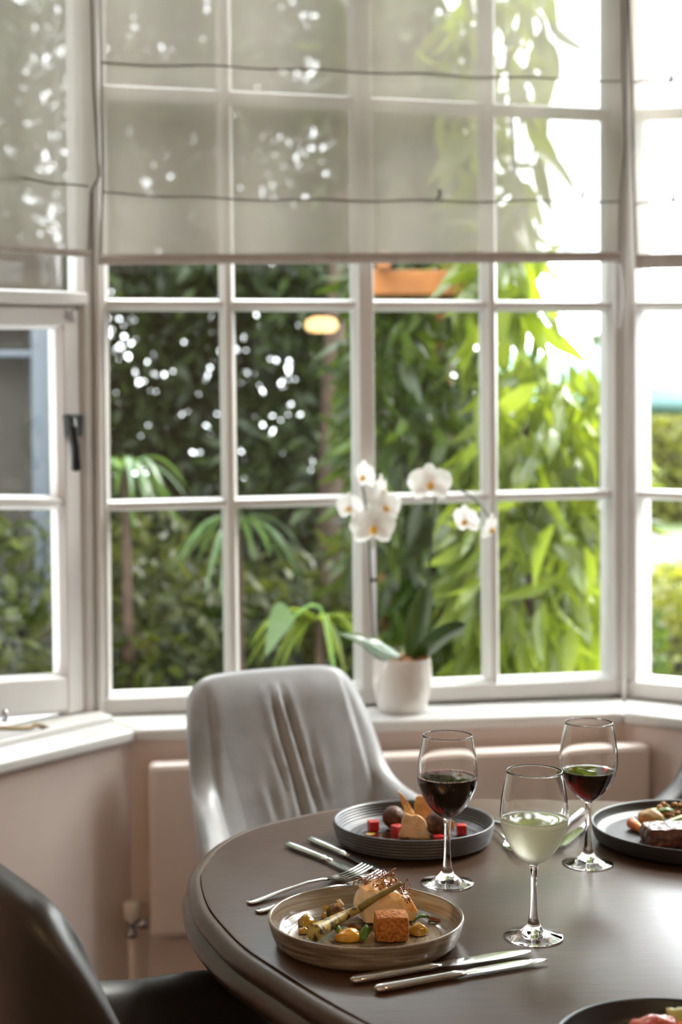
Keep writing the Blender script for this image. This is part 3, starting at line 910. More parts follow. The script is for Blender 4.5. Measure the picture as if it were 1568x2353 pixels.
k4 = knife('table_knife', .215, 1); lay(k4, (861, 2275), (1209, 2213), 'steel knife lying nearest the camera, the lower of the front pair', 'knife', 'cutlery on the table')
k5 = knife('table_knife', .23); lay(k5, (1376, 1867), (1284, 1954), 'broad bladed knife lying between the white wine and the charcoal plate', 'knife', 'cutlery on the table')
k6 = knife('table_knife', .215, 1); lay(k6, (1338, 1862), (1240, 1948), 'steel knife mostly hidden behind the white wine glass', 'knife', 'cutlery on the table')
f1 = fork('dinner_fork', .205); lay(f1, (570, 2072), (836, 2002), 'steel fork behind the taupe plate, handle sticking out further left', 'fork', 'cutlery on the table')
f2 = fork('dinner_fork', .215); lay(f2, (589, 2092), (899, 2010), 'steel fork half hidden by the taupe plate, handle nearer its rim', 'fork', 'cutlery on the table')
f3 = fork('dinner_fork', .205); lay(f3, (1100, 1882), (1216, 1976), 'steel fork right beside the slate grey plate, passing behind the white wine', 'fork', 'cutlery on the table')
f4 = fork('dinner_fork', .20); lay(f4, (1137, 1880), (1282, 1950), 'steel fork whose handle end shows between the slate grey plate and the white wine', 'fork', 'cutlery on the table')

# ------------------------------------------------------------------ food
def food(name, c1, c2, rough=0.45, scale=60, bump=0.3, sss=0.15, coat=0.0, lo=.35, hi=.65):
    t = NT(name); v = t.coord()
    nz = t.noise(v, scale, 5, .6)
    cc = t.ramp(nz, [(lo, c1), (hi, c2)])
    return t.end(t.princ(**{'Base Color': cc, 'Roughness': rough, 'Subsurface Weight': sss, 'Subsurface Scale': 0.004, 'Coat Weight': coat, 'Coat Roughness': 0.12, 'Normal': t.bump(nz, bump, 0.002)}))
def fish_mat():
    t = NT('pan_fried_white_fish')
    c = t.n('ShaderNodeTexCoord'); sp = t.n('ShaderNodeSeparateXYZ'); t.l(c.outputs['Object'], sp.inputs[0])
    g = t.n('ShaderNodeSeparateXYZ'); t.l(c.outputs['Normal'], g.inputs[0])
    nz = t.noise(t.coord(), 90, 5); nz2 = t.noise(t.coord('Object', (1, 1, 2.2)), 55, 4)
    k = t.math('ADD', t.math('ADD', t.math('MULTIPLY', g.outputs[2], .42), t.math('MULTIPLY', sp.outputs[0], 5.0)), t.math('MULTIPLY', nz2, .65))
    cc = t.ramp(k, [(.28, (.82, .68, .49)), (.48, (.80, .55, .26)), (.66, (.70, .33, .065)), (.86, (.38, .13, .025))])
    cc = t.mix(t.ramp(nz, [(.60, 0.0), (.74, .55)]), cc, (.42, .16, .04))
    return t.end(t.princ(**{'Base Color': cc, 'Roughness': .36, 'Subsurface Weight': .2, 'Subsurface Scale': .004, 'Coat Weight': .25, 'Normal': t.bump(nz2, .35, .003)}))
M['fish'] = fish_mat()
M['crumb'] = food('golden_breadcrumb', (.24, .065, .008), (.56, .21, .03), .75, 240, 1.0, .0)
M['scorched'] = food('charred_leek', (.045, .03, .012), (.42, .32, .09), .45, 95, .3, .05, 0, .40, .50)
M['leekgreen'] = food('green_stalk', (.13, .11, .025), (.25, .20, .05), .45, 60)
M['puree'] = food('ochre_puree', (.34, .19, .012), (.44, .26, .02), .18, 40, .1, .05, .5)
M['yolk'] = food('deep_yellow_puree', (.56, .25, .008), (.64, .32, .012), .18, 40, .1, .05, .6)
M['shred'] = food('crisp_brown_shreds', (.13, .045, .014), (.34, .14, .04), .4, 90)
M['mush'] = food('browned_mushroom', (.10, .045, .015), (.34, .20, .08), .4, 70)
M['leafg'] = food('fresh_green_herb', (.05, .14, .012), (.12, .24, .03), .4, 80)
M['darkleaf'] = food('deep_green_leaf', (.02, .05, .008), (.05, .11, .015), .35, 80)
M['choc'] = food('dark_brown_crust', (.035, .012, .006), (.13, .045, .018), .55, 110, .6)
M['wafer'] = food('golden_seed_crisp', (.52, .25, .06), (.72, .46, .19), .6, 70, .4, .2, 0, .3, .55)
M['waferpale'] = food('pale_seed_crisp', (.58, .38, .18), (.74, .57, .33), .65, 80, .4, .2, 0, .3, .55)
M['melon'] = food('red_melon', (.42, .010, .010), (.58, .03, .025), .25, 120, .3, .35, .3)
M['dark_gloss'] = food('dark_glossy_brown', (.02, .006, .003), (.05, .016, .008), .08, 40, .02, 0, 1)
M['carrot'] = food('roast_carrot', (.62, .14, .012), (.75, .22, .02), .35, 60, .2, .25, .3)
M['potato'] = food('roast_potato', (.34, .20, .07), (.50, .33, .14), .45, 45, .2, .25)
M['asp'] = food('asparagus_spear', (.13, .17, .03), (.30, .31, .07), .4, 60)
M['meat'] = food('seared_steak', (.05, .014, .008), (.20, .06, .03), .4, 120, .7, .1, .3)
M['salt'] = food('salted_steak_top', (.10, .05, .045), (.62, .55, .55), .4, 260, .9, .05, .2, .44, .54)
M['pinkveg'] = food('pink_radish', (.55, .10, .09), (.70, .24, .19), .25, 60, .1, .35, .4)
M['palegreen'] = food('pale_green_pea_shoot', (.42, .44, .13), (.62, .60, .28), .4, 60)
M['orange'] = food('orange_squash', (.70, .22, .06), (.78, .32, .12), .35, 60, .1, .3)

def single(mb, name, m, label, cat, group=None, at=None, smooth=True, sub=0, bevel=0.0, auto=None):
    """link a one-mesh thing, its origin moved to `at`"""
    if at is not None:
        a = Vector(at); mb.v = [(v[0] - a.x, v[1] - a.y, v[2] - a.z) for v in mb.v]
    o = mb.build(name, m, None, smooth=smooth and auto is None, sub=sub, bevel=bevel, auto=auto, weld=True)
    if at is not None: o.location = at
    tag(o, label, cat, group)
    return o
def rough_block(c, size, ang, pinch, amp, freq, seed, n=12, rnd_=.35, dome=0.0, taper=0.0):
    """a soft-cornered block of food; c at the middle of its base"""
    mb = MB(); vs = {}; fs = []
    R = Matrix.Rotation(ang, 3, 'Z')
    def P(u, v, w):
        d = Vector((u, v, w))
        m = max(abs(u), abs(v), abs(w)) or 1
        l = d.length or 1
        q = d * (1 - rnd_) + d / l * m * rnd_ * 1.25
        x = q.x * size[0] / 2 * (1 - taper * (w + 1) / 2); y = q.y * size[1] / 2 * (1 - pinch * (w + 1) / 2); z = (q.z + 1) / 2 * size[2]
        z += dome * (1 - u * u) * (1 - v * v) * max(0, w)
        k = noise.noise(Vector((x * freq + seed, y * freq, z * freq))) * amp
        v3 = Vector((x, y, z)) + (d / l) * k
        v3.z = max(0.0002, v3.z)
        p = R @ v3
        return (c[0] + p.x, c[1] + p.y, c[2] + p.z)
    L = [-1 + 2 * i / n for i in range(n + 1)]
    for ax in range(3):
        for sg in (-1, 1):
            g = []
            for a in L:
                row = []
                for b in L:
                    t = [0, 0, 0]; t[ax] = sg; t[(ax + 1) % 3] = a; t[(ax + 2) % 3] = b
                    row.append(P(*t))
                g.append(row)
            mb.grid(g)
    return mb
FZ = TZ + .0086
def fp(x, y, z=None): return at_z(x, y, FZ if z is None else z)
# --- front plate
c = fp(886, 2119)
fm = rough_block((c.x, c.y + .012, FZ), (.070, .048, .044), .25, .16, .0045, 42, 1.0, 34, .55, .003, .04)
fishC = (c.x, c.y + .012, FZ)
# slope the fillet down to the right
def warp(mb, fn): mb.v = [tuple(fn(Vector(v))) for v in mb.v]
def slope(v):
    k = (v.x - fishC[0]) / .034
    h = v.z - FZ
    r = Vector((v.x, v.y, FZ + h * (1 - .42 * max(0, k) ** 1.3)))
    fl = math.sin((v.x - fishC[0]) * 420 + 3.0 * (v.z - FZ) * 60)          # flakes
    r.y += -.0010 * max(0, fl) * (h / .045)
    r.z += .0006 * fl * (h / .045)
    return r
warp(fm, slope)
fish = single(fm, 'fish_fillet', M['fish'], 'golden seared white fish fillet on the taupe plate', 'fish', None, fishC)
c = fp(900, 2160)
croq = single(rough_block((c.x, c.y + .008, FZ), (.0385, .034, .0290), .06, .06, .0009, 330, 3.0, 40, .30, .0015), 'breaded_croquette', M['crumb'], 'breadcrumbed golden cube in front of the fish fillet', 'croquette', None, (c.x, c.y + .008, FZ))
# charred leek across the plate
e = empty('charred_leek'); pts = [fp(722, 2142, FZ + .012), fp(745, 2130, FZ + .012), fp(790, 2105, FZ + .0155), fp(826, 2088, FZ + .021)]
pts[0].y -= .004
tail = [pts[-1], at_z(860, 2066, FZ + .0365), at_z(895, 2046, FZ + .0515), at_z(922, 2031, FZ + .060)]
for p in tail[1:]: p.y = min(p.y, fishC[1] - .010)
tail = [pts[-1]] + [at_y(x, y, Y) for x, y, Y in [(858, 2067, fishC[1] - .033), (893, 2047, fishC[1] - .031), (923, 2030, fishC[1] - .026)]]
MB().tube(catmull(pts, 6), [.0098, .0105, .0102, .0096, .009, .0088, .0084, .008, .0076, .0072, .0068, .0064, .006, .0057, .0054, .0050, .0047, .0044, .004], 16).build('bulb_end', M['scorched'], e, smooth=True)
MB().tube(catmull(tail, 6), [.0045 - .0016 * i / 18 for i in range(19)], 12).build('green_stalk', M['leekgreen'], e, smooth=True)
tag(e, 'charred baby leek leaning across the fish fillet', 'leek')
# crisp shreds: a tangle on the fish
sh = MB(); rnd = random.Random(11)
for k in range(70):
    ux = rnd.uniform(-1, .95); uy = rnd.uniform(-1, .8)
    hx = 1 - .20 * max(0, ux)
    a = Vector((fishC[0] + ux * .031, fishC[1] + uy * .016, FZ + .0455 * (1 - .42 * max(0, ux) ** 1.3) - .007 * uy * uy - .005 * ux * ux + rnd.uniform(-.002, .007)))
    d = Vector((rnd.uniform(-1, 1), rnd.uniform(-.5, .5), rnd.uniform(-.35, .35))).normalized() * rnd.uniform(.010, .022)
    m = a + d * .5 + Vector((0, rnd.uniform(-.003, .003), rnd.uniform(0, .007)))
    sh.tube(catmull([a - d * .3, m, a + d * .7 + Vector((0, 0, rnd.uniform(-.005, .001)))], 5), rnd.uniform(.0006, .0013), 5, flat=.5)
o = single(sh, 'crispy_shreds', M['shred'], 'tangle of crisp brown shreds on top of the fish fillet', 'garnish', None, (fishC[0], fishC[1], FZ + .045)); o['kind'] = 'stuff'
for x, y, lab, s in [(1000, 2112, 'loose brown shred on the right of the taupe plate', 9), (812, 2130, 'loose brown shred below the leek on the taupe plate', 5)]:
    mb = MB(); rnd = random.Random(s); a = fp(x - 18, y - 4, FZ + .003); b = fp(x + 20, y + 4, FZ + .003)
    for k in range(5):
        q = (a + b) / 2 + Vector((rnd.uniform(-.004, .004), rnd.uniform(-.004, .004), rnd.uniform(-.001, .003)))
        mb.tube(catmull([a + Vector((0, rnd.uniform(-.003, .003), 0)), q, b + Vector((0, rnd.uniform(-.003, .003), 0))], 5), .0009, 5)
    single(mb, 'brown_shred', M['shred'], lab, 'garnish', 'shreds on the taupe plate', (a + b) / 2)
def blob(x, y, rx, ry, h, m, name, label, cat, group, seed, lobes=1):
    c = fp(x, y)
    mb = MB(); rnd = random.Random(seed)
    for k in range(lobes):
        dx, dy = (0, 0) if k == 0 else (rnd.uniform(-.6, .6) * rx, rnd.uniform(-.5, .5) * ry)
        s = 1 if k == 0 else .65
        mb.ball((c.x + dx, c.y + dy, FZ), 1.0, 28, 16, (rx * s, ry * s, h * s), .18, 1.6, seed + k)
    mb.v = [(v[0], v[1], max(v[2], FZ - .0003)) for v in mb.v]
    return single(mb, name, m, label, cat, group, (c.x, c.y, FZ))
PG = 'puree dots on the taupe plate'
blob(706, 2123, .0105, .010, .011, M['puree'], 'puree_dot', 'ochre puree dot at the left beside the leek bulb', 'puree', PG, 1, 2)
blob(699, 2142, .007, .006, .006, M['puree'], 'puree_dot', 'small ochre puree dot at the left in front of the larger dot', 'puree', PG, 2)
blob(757, 2091, .016, .009, .006, M['puree'], 'puree_dot', 'long ochre puree smear behind the leek', 'puree', PG, 3, 2)
blob(750, 2107, .006, .006, .006, M['puree'], 'puree_dot', 'ochre puree dot beside the browned mushroom', 'puree', PG, 4)
blob(802, 2158, .0155, .011, .0135, M['yolk'], 'puree_dot', 'large deep yellow puree dot at the front of the taupe plate', 'puree', PG, 5, 2)
blob(962, 2144, .012, .010, .011, M['puree'], 'puree_dot', 'ochre puree dot right of the breaded cube', 'puree', PG, 6, 2)
blob(800, 2083, .012, .010, .004, M['puree'], 'puree_dot', 'flat ochre puree pool behind the fish fillet', 'puree', PG, 7, 2)
def leaf_bit(x, y, w, l, h, ang, m, name, label, cat, seed, group=None, z=0.0):
    c = fp(x, y, FZ + z); g = []
    for i in range(9):
        s = i / 8; row = []
        ww = w * math.sin(math.pi * min(1, .08 + s * .9)) ** .7
        for j in range(5):
            t = j / 4 - .5
            p = Matrix.Rotation(ang, 3, 'Z') @ Vector(((s - .5) * l, t * ww, 0))
            row.append((c.x + p.x, c.y + p.y, c.z + .001 + h * math.sin(math.pi * s) * (1 - abs(t)) + h * .5 * s + .0015 * noise.noise(Vector((s * 4 + seed, t * 3, 0)))))
        g.append(row)
    mb = MB().grid(g)
    o = single(mb, name, m, label, cat, group, c)
    s = o.modifiers.new('solid', 'SOLIDIFY'); s.thickness = .0009
    return o
leaf_bit(841, 2158, .013, .024, .013, 1.2, M['leafg'], 'green_leaf', 'curled green leaf leaning on the deep yellow puree', 'leaf', 2.0)
leaf_bit(776, 2145, .012, .018, .008, 2.3, M['leafg'], 'herb_sprig', 'small bright green herb sprig near the leek', 'herb', 5.0)
leaf_bit(968, 2118, .004, .022, .006, .5, M['leafg'], 'chive_strand', 'thin green herb strand beside the right puree dot', 'herb', 7.0)
c = fp(772, 2108)
mu = MB()
mu.ball((c.x, c.y, FZ + .008), .0085, 20, 12, (1.25, 1, .95), .35, 2.2, 4)
e = empty('browned_mushroom', (c.x, c.y, FZ)); mu.v = [(v[0] - c.x, v[1] - c.y, max(v[2] - FZ, 0.0)) for v in mu.v]
mu.build('cap', M['mush'], e, smooth=True)
MB().tube([(.002, 0, .012), (.006, -.001, .017), (.004, .001, .022)], [.006, .0045, .0012], 10).build('stem', M['waferpale'], e, smooth=True)
MB().ball((-.008, -.003, .006), .0055, 14, 8, (.6, .7, 1.2), .2, 2, 1).build('wilted_leaf', M['darkleaf'], e, smooth=True)
tag(e, 'browned mushroom behind the leek on the taupe plate', 'mushroom')
# --- slate plate
FB = TZ + .0082
def bp(x, y, h=0.0): return at_z(x, y, FB + h)
SG = 'brown spheres on the slate plate'
for x, y, r, lab in [(905, 1903, .0168, 'dark brown crusted sphere on the left of the slate plate'), (1007, 1920, .0185, 'dark brown crusted sphere behind the red wine stem')]:
    c = bp(x, y)
    mb = MB(); mb.ball((c.x, c.y, FB + r * .98), r, 36, 24, (1, 1, 1), .07, 7, x)
    single(mb, 'crusted_sphere', M['choc'], lab, 'dessert sphere', SG, (c.x, c.y, FB))
RG = 'red melon cubes on the slate plate'
for x, y, s, a, lab in [(858, 1909, .0145, .3, 'red melon cube furthest left on the slate plate'), (914, 1921, .0155, .7, 'red melon cube beside the pale crisp'), (1061, 1917, .0140, .05, 'red melon cube right of the red wine stem'), (1008, 1931, .0140, .2, 'red melon cube low in front of the right brown sphere')]:
    c = bp(x, y)
    h = s * (1.05 if y != 1931 else .55)
    single(rough_block((c.x, c.y, FB), (s, s, h), a, .0, .0005, 260, x, 10, .14), 'melon_cube', M['melon'], lab, 'melon cube', RG, (c.x, c.y, FB))
def shard(pts_px, Y, m, label, seed, bend=.004):
    """a jagged crisp standing in the plate; outline in pixels at depth Y"""
    P = [at_y(x, y, Y) for x, y in pts_px]
    c = sum(P, Vector()) / len(P)
    # refine the outline
    out = []
    for i, p in enumerate(P):
        q = P[(i + 1) % len(P)]
        for k in range(5):
            t = k / 5
            r = p.lerp(q, t); 
            r = r + (r - c).normalized() * (.0012 * noise.noise(r * 260 + Vector((seed, 0, 0))))
            out.append(r)
    mb = MB(); n = len(out); vs = []; fs = []
    rings = 5
    for k in range(rings):
        f = 1 - k / rings
        for r in out:
            q = c.lerp(r, f)
            w = bend * math.sin((q.x - c.x) * 130 + seed) + .0016 * noise.noise(q * 120 + Vector((0, seed, 0)))
            vs.append((q.x, q.y + w, q.z))
    vs.append(tuple(c))
    for k in range(rings - 1):
        for i in range(n):
            j = (i + 1) % n
            fs.append((k * n + i, k * n + j, (k + 1) * n + j, (k + 1) * n + i))
    for i in range(n): fs.append(((rings - 1) * n + i, (rings - 1) * n + (i + 1) % n, len(vs) - 1))
    mb.add(vs, fs)
    zmin = min(v[2] for v in vs)
    o = single(mb, 'seed_crisp', m, label, 'crisp', 'seed crisps on the slate plate', (c.x, c.y, c.z))
    s = o.modifiers.new('solid', 'SOLIDIFY'); s.thickness = .0022
    return o
yb = bp(950, 1925).y
shard([(934, 1870), (948, 1876), (958, 1873), (972, 1880), (978, 1888), (981, 1905), (990, 1926), (962, 1930), (930, 1928), (916, 1920), (925, 1905), (924, 1885)], yb - .004, M['waferpale'], 'pale knobbly crisp standing at the front of the slate plate', 2.0)
shard([(915, 1816), (922, 1822), (932, 1832), (941, 1846), (950, 1864), (955, 1874), (948, 1892), (936, 1884), (928, 1860), (921, 1838)], yb + .016, M['wafer'], 'tall narrow golden crisp behind the pale one', 5.0)
shard([(958, 1832), (968, 1828), (985, 1836), (1005, 1860), (1030, 1885), (1046, 1890), (1045, 1925), (1000, 1915), (965, 1900), (953, 1872), (954, 1845)], yb + .052, M['wafer'], 'large golden crisp at the back behind the red wine', 9.0)
def pool(x, y, rx, ry, m, label, base, seed):
    c = at_z(x, y, base); mb = MB(); prof = []
    n = 40
    rings = []
    for k, z in [(1.0, .0001), (.97, .0007), (.85, .0011), (.5, .0013), (.05, .0013)]:
        rings.append([(c.x + rx * k * math.cos(2 * math.pi * i / n) * (1 + .15 * noise.noise(Vector((math.cos(2 * math.pi * i / n) * 1.5 + seed, math.sin(2 * math.pi * i / n) * 1.5, 0)))), c.y + ry * k * math.sin(2 * math.pi * i / n) * (1 + .15 * noise.noise(Vector((math.cos(2 * math.pi * i / n) * 1.5, math.sin(2 * math.pi * i / n) * 1.5, seed)))), base + z) for i in range(n)])
    mb.loft(rings)
    return single(mb, 'glossy_pool', m, label, 'sauce', None, (c.x, c.y, base))
pool(895, 1922, .030, .022, M['dark_gloss'], 'dark glossy pool under the left brown sphere', FB + .0002, 1)  # dark brown glossy disc on the plate
pool(852, 1917, .008, .007, M['puree'], 'small ochre sauce drop beside the left melon cube', FB + .0002, 2)
# --- charcoal plate
FR = TZ + .0078
def rp(x, y, h=0.0): return at_z(x, y, FR + h)
A = rp(1449, 1889, .009); B = rp(1479, 1910, .005)
mb = MB(); mb.tube([A, A.lerp(B, .1), A.lerp(B, .5), A.lerp(B, .93), B], [.006, .0086, .0074, .005, .003], 14)
mb.v = [(v[0], v[1], max(v[2], FR)) for v in mb.v]
single(mb, 'carrot_piece', M['carrot'], 'orange roast carrot piece on the charcoal plate', 'carrot', None, A)
c = rp(1496, 1901)
mb = MB(); mb.ball((c.x, c.y, FR + .0135), .0155, 28, 18, (1.3, 1.0, .9), .12, 1.6, 2)
single(mb, 'roast_potato', M['potato'], 'roast potato beside the carrot on the charcoal plate', 'potato', None, (c.x, c.y, FR))
AG = 'asparagus on the charcoal plate'
for p, lab, s in [([(1492, 1908), (1535, 1892), (1580, 1876), (1620, 1866)], 'asparagus spear running behind the steak, nearer the potato', 1), ([(1530, 1902), (1565, 1893), (1600, 1884), (1650, 1874)], 'asparagus spear lying right against the steak', 2)]:
    pts = [rp(x, y, .006 + .004 * i) for i, (x, y) in enumerate(p)]
    e = empty('asparagus_spear', (pts[0].x, pts[0].y, FR)); q = [v - Vector(e.location) for v in pts]
    MB().tube(catmull(q, 5), [.0025] + [.0048 + .0008 * i / 14 for i in range(15)], 12).build('stalk', M['asp'], e, smooth=True)
    tp = MB()
    for k in range(5):
        v = q[0].lerp(q[1], .12 + .12 * k)
        tp.ball(v + Vector((0, -.002, .004)), .0035, 10, 6, (1.6, .8, .7), .1, 2, k)
    tp.build('tip_scales', M['leafg'], e, smooth=True)
    tag(e, lab, 'asparagus', AG)
c = rp(1480, 1872, .005); d = rp(1530, 1868, .01)
mb = MB(); mb.tube(catmull([c, c.lerp(d, .5) + Vector((0, 0, .003)), d], 5), [.005, .006, .006, .006, .006, .006, .006, .006, .006, .005, .004], 10)
mb.v = [(v[0], v[1], max(v[2], FR)) for v in mb.v]
single(mb, 'green_stalk', M['palegreen'], 'pale green stalk at the back of the charcoal plate', 'stalk', None, c)
leaf_bit(1528, 1868, .014, .030, .006, .2, M['leafg'], 'salad_leaf', 'bright green leaf behind the crumble on the charcoal plate', 'leaf', 3.0, None, .014)
mb = MB(); rnd = random.Random(21)
for k in range(70):
    x = rnd.uniform(1520, 1640); hmax = 1862 - 6 * math.sin((x - 1520) / 40)
    b = rp(x, 1893 - rnd.random() * 12, 0.0); h = rnd.uniform(.004, .026)
    mb.ball((b.x, b.y + rnd.uniform(.0, .02), FR + h), rnd.uniform(.003, .0065), 10, 7, (1, 1, .8), .4, 2.5, k)
o = single(mb, 'brown_crumble', food('toasted_crumble', (.20, .08, .02), (.46, .24, .08), .55, 120, .6), 'heap of toasted brown crumble on the charcoal plate', 'crumble', None, rp(1560, 1890)); o['kind'] = 'stuff'
c0 = rp(1494, 1950); c1 = rp(1700, 1950)
e = empty('steak', (c0.x, c0.y, FR))
L = .125
body = rough_block((L / 2, .026, 0), (L, .050, .026), 0, .06, .0030, 110, 5.0, 44, .16)
body.build('steak_body', M['meat'], e, smooth=True, weld=True)
top = MB(); g = []
for i in range(61):
    row = []
    for j in range(17):
        x = .003 + (L - .006) * i / 60; y = .003 + .046 * j / 16
        cut = min(abs((x - q + .12 * (y - .025)) / .0028) for q in (.026, .052, .078, .104))
        z = .0262 + .0022 * noise.noise(Vector((x * 160, y * 160, 2))) - .005 * math.exp(-cut * cut)
        ed = min(x - .003, L - .003 - x, y - .003, .049 - y)
        z -= .004 * math.exp(-ed / .002)
        row.append((x, y, z))
    g.append(row)
top.grid(g); t_ = top.build('seared_top', M['salt'], e, smooth=True); s = t_.modifiers.new('solid', 'SOLIDIFY'); s.thickness = .002; s.offset = -1
e.rotation_euler = (0, 0, .1)
tag(e, 'sliced seared steak with a salty grey crust on the charcoal plate', 'steak')
# --- front bowl
FN_ = TZ + .0078
c = at_z(1506, 2349, FN_ + .018)
mb = MB(); mb.ball((c.x, c.y - .004, FN_ + .013), .015, 28, 16, (1.75, .9, .85), .22, 2.6, 3)
single(mb, 'pink_radish', M['pinkveg'], 'pink radish piece in the midnight blue bowl', 'radish', None, (c.x, c.y, FN_))
c = at_z(1560, 2340, FN_ + .02)
mb = MB(); mb.ball((c.x + .008, c.y, FN_ + .018), .014, 28, 16, (1.7, .8, .8), .4, 3.2, 8)
single(mb, 'green_shoots', M['palegreen'], 'pale green shoots behind the radish in the midnight blue bowl', 'greens', None, (c.x, c.y, FN_))
c = at_z(1566, 2356, FN_ + .014)
mb = MB(); mb.ball((c.x + .004, c.y - .012, FN_ + .011), .013, 28, 16, (1.5, .9, .8), .3, 2.8, 5)
single(mb, 'squash_piece', M['orange'], 'orange squash piece at the front of the midnight blue bowl', 'squash', None, (c.x, c.y, FN_))
# ------------------------------------------------------------------ garden
GZ = -0.35
def leaf_mat(name, c1, c2, trans=0.45, tcol=None, rough=0.38, gloss=0.5):
    t = NT(name)
    g = t.n('ShaderNodeNewGeometry')
    c = t.ramp(g.outputs['Random Per Island'], [(0.0, c1), (0.8, c2), (1.0, tuple(x * 1.35 for x in c2))])
    p = t.princ(**{'Base Color': c, 'Roughness': rough, 'Specular IOR Level': gloss})
    tl = t.n('ShaderNodeBsdfTranslucent')
    k = tcol or (1.6, 1.5, 0.5)
    m = t.n('ShaderNodeMix', data_type='RGBA', blend_type='MULTIPLY'); m.inputs[0].default_value = 1.0
    t.l(c, m.inputs[6]); m.inputs[7].default_value = (*k, 1); t.l(m.outputs[2], tl.inputs[0])
    return t.end(t.mixsh(trans, p.outputs[0], tl.outputs[0]))
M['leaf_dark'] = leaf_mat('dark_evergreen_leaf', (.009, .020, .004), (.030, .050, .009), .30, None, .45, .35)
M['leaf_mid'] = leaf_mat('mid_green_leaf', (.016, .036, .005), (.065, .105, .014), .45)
M['leaf_low'] = leaf_mat('shaded_bush_leaf', (.010, .019, .003), (.050, .062, .010), .35, None, .5, .3)  # darker copy of the mid green leaf, bush shade put into the colour
M['leaf_bright'] = leaf_mat('bright_drooping_leaf', (.070, .105, .014), (.175, .225, .034), .54, (1.4, 1.35, .45), .28, .75)
M['leaf_yellow'] = leaf_mat('yellow_green_leaf', (.09, .11, .02), (.20, .21, .05), .5)
M['strap'] = leaf_mat('grey_green_strap_leaf', (.045, .09, .03), (.10, .17, .07), .3, None, .32, .6)
M['bark'] = simple('warm_brown_bark', (.045, .026, .014), .85, var=.4, vscale=14, bump=.5, bscale=40)
M['grass'] = simple('sunlit_lawn', (.045, .072, .013), .9, var=.25, vscale=3)
M['paving'] = simple('pale_paving', (.055, .049, .046), .8, var=.1)
M['parasol'] = simple('pale_teal_canvas', (.085, .16, .155), .8, var=.04)
M['terra'] = simple('orange_brown_timber', (.30, .11, .025), .6, var=.3, vscale=6)
M['bluegrey'] = simple('blue_grey_timber', (.07, .085, .105), .5, var=.08)
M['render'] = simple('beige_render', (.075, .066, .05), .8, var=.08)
M['dark_brown'] = simple('plain_dark_brown', (.03, .022, .014), .95, var=.3)

def leaf_mesh(rng, pos, dirs, L, W, K=4, fold=.22, curl=.35):
    """numpy leaf quads: pos (n,3), dirs (n,3), L, W (n,)"""
    n = len(pos)
    up = rng.normal(size=(n, 3)); d = dirs / np.linalg.norm(dirs, axis=1)[:, None]
    x = np.cross(d, up); x /= np.linalg.norm(x, axis=1)[:, None] + 1e-9
    z = np.cross(x, d)
    s = np.linspace(0, 1, K + 1)
    w = np.sin(np.pi * (0.04 + .96 * s) ** .8) * .5
    w[0] = .04; w[-1] = .02
    V = np.empty((n, (K + 1) * 3, 3)); Fs = []
    for i in range(K + 1):
        c = pos + d * (s[i] * L)[:, None] - z * (curl * L * s[i] ** 2)[:, None]
        V[:, i * 3 + 0] = c - x * (W * w[i])[:, None] + z * (fold * W * w[i])[:, None]
        V[:, i * 3 + 1] = c
        V[:, i * 3 + 2] = c + x * (W * w[i])[:, None] + z * (fold * W * w[i])[:, None]
        if i < K:
            for a in (0, 1): Fs.append((i * 3 + a, i * 3 + a + 1, i * 3 + a + 4, i * 3 + a + 3))
    Fs = np.array(Fs)
    F = (Fs[None] + (np.arange(n) * (K + 1) * 3)[:, None, None]).reshape(-1, 4)
    return V.reshape(-1, 3), F
def np_obj(name, V, F, m, parent=None, loc=None):
    me = bpy.data.meshes.new(name)
    if loc is not None: V = V - np.array(loc)
    me.vertices.add(len(V)); me.vertices.foreach_set('co', V.astype(np.float32).ravel())
    me.loops.add(F.size); me.loops.foreach_set('vertex_index', F.astype(np.int32).ravel())
    me.polygons.add(len(F)); me.polygons.foreach_set('loop_start', np.arange(0, F.size, 4, dtype=np.int32)); me.polygons.foreach_set('loop_total', np.full(len(F), 4, dtype=np.int32))
    me.polygons.foreach_set('use_smooth', np.ones(len(F), dtype=bool))
    me.update(); me.validate()
    me.materials.append(m)
    o = bpy.data.objects.new(name, me); col.objects.link(o)
    if parent: o.parent = parent
    return o
def scatter(rng, n, c, r, droop, hollow=.35, clump=None, keep=None):
    """n leaf positions in an ellipsoid, denser to the outside, with directions"""
    P = []
    tot = 0
    while tot < n:
        q = rng.normal(size=(n, 3)); q /= np.linalg.norm(q, axis=1)[:, None]
        rad = (hollow ** 3 + (1 - hollow ** 3) * rng.random(n)) ** (1 / 3)
        p = np.array(c) + q * rad[:, None] * np.array(r)
        k = p[:, 2] > GZ + .02
        if clump:
            f, th = clump
            v = np.sin(p[:, 0] * f + 1.3 * np.sin(p[:, 2] * f * .7 + 1)) + np.sin(p[:, 1] * f * 1.1 + 2) + np.sin(p[:, 2] * f * .9 + .8 * np.sin(p[:, 0] * f * .8))
            k &= (v > th) | (rng.random(n) < .25)
        if keep is not None: k &= keep(p)
        P.append(p[k]); tot += k.sum()
    p = np.concatenate(P)[:n]
    d = rng.normal(size=(n, 3)) * .6 + (p - np.array(c)) / np.array(r) * .5
    d[:, 2] -= droop
    return p, d
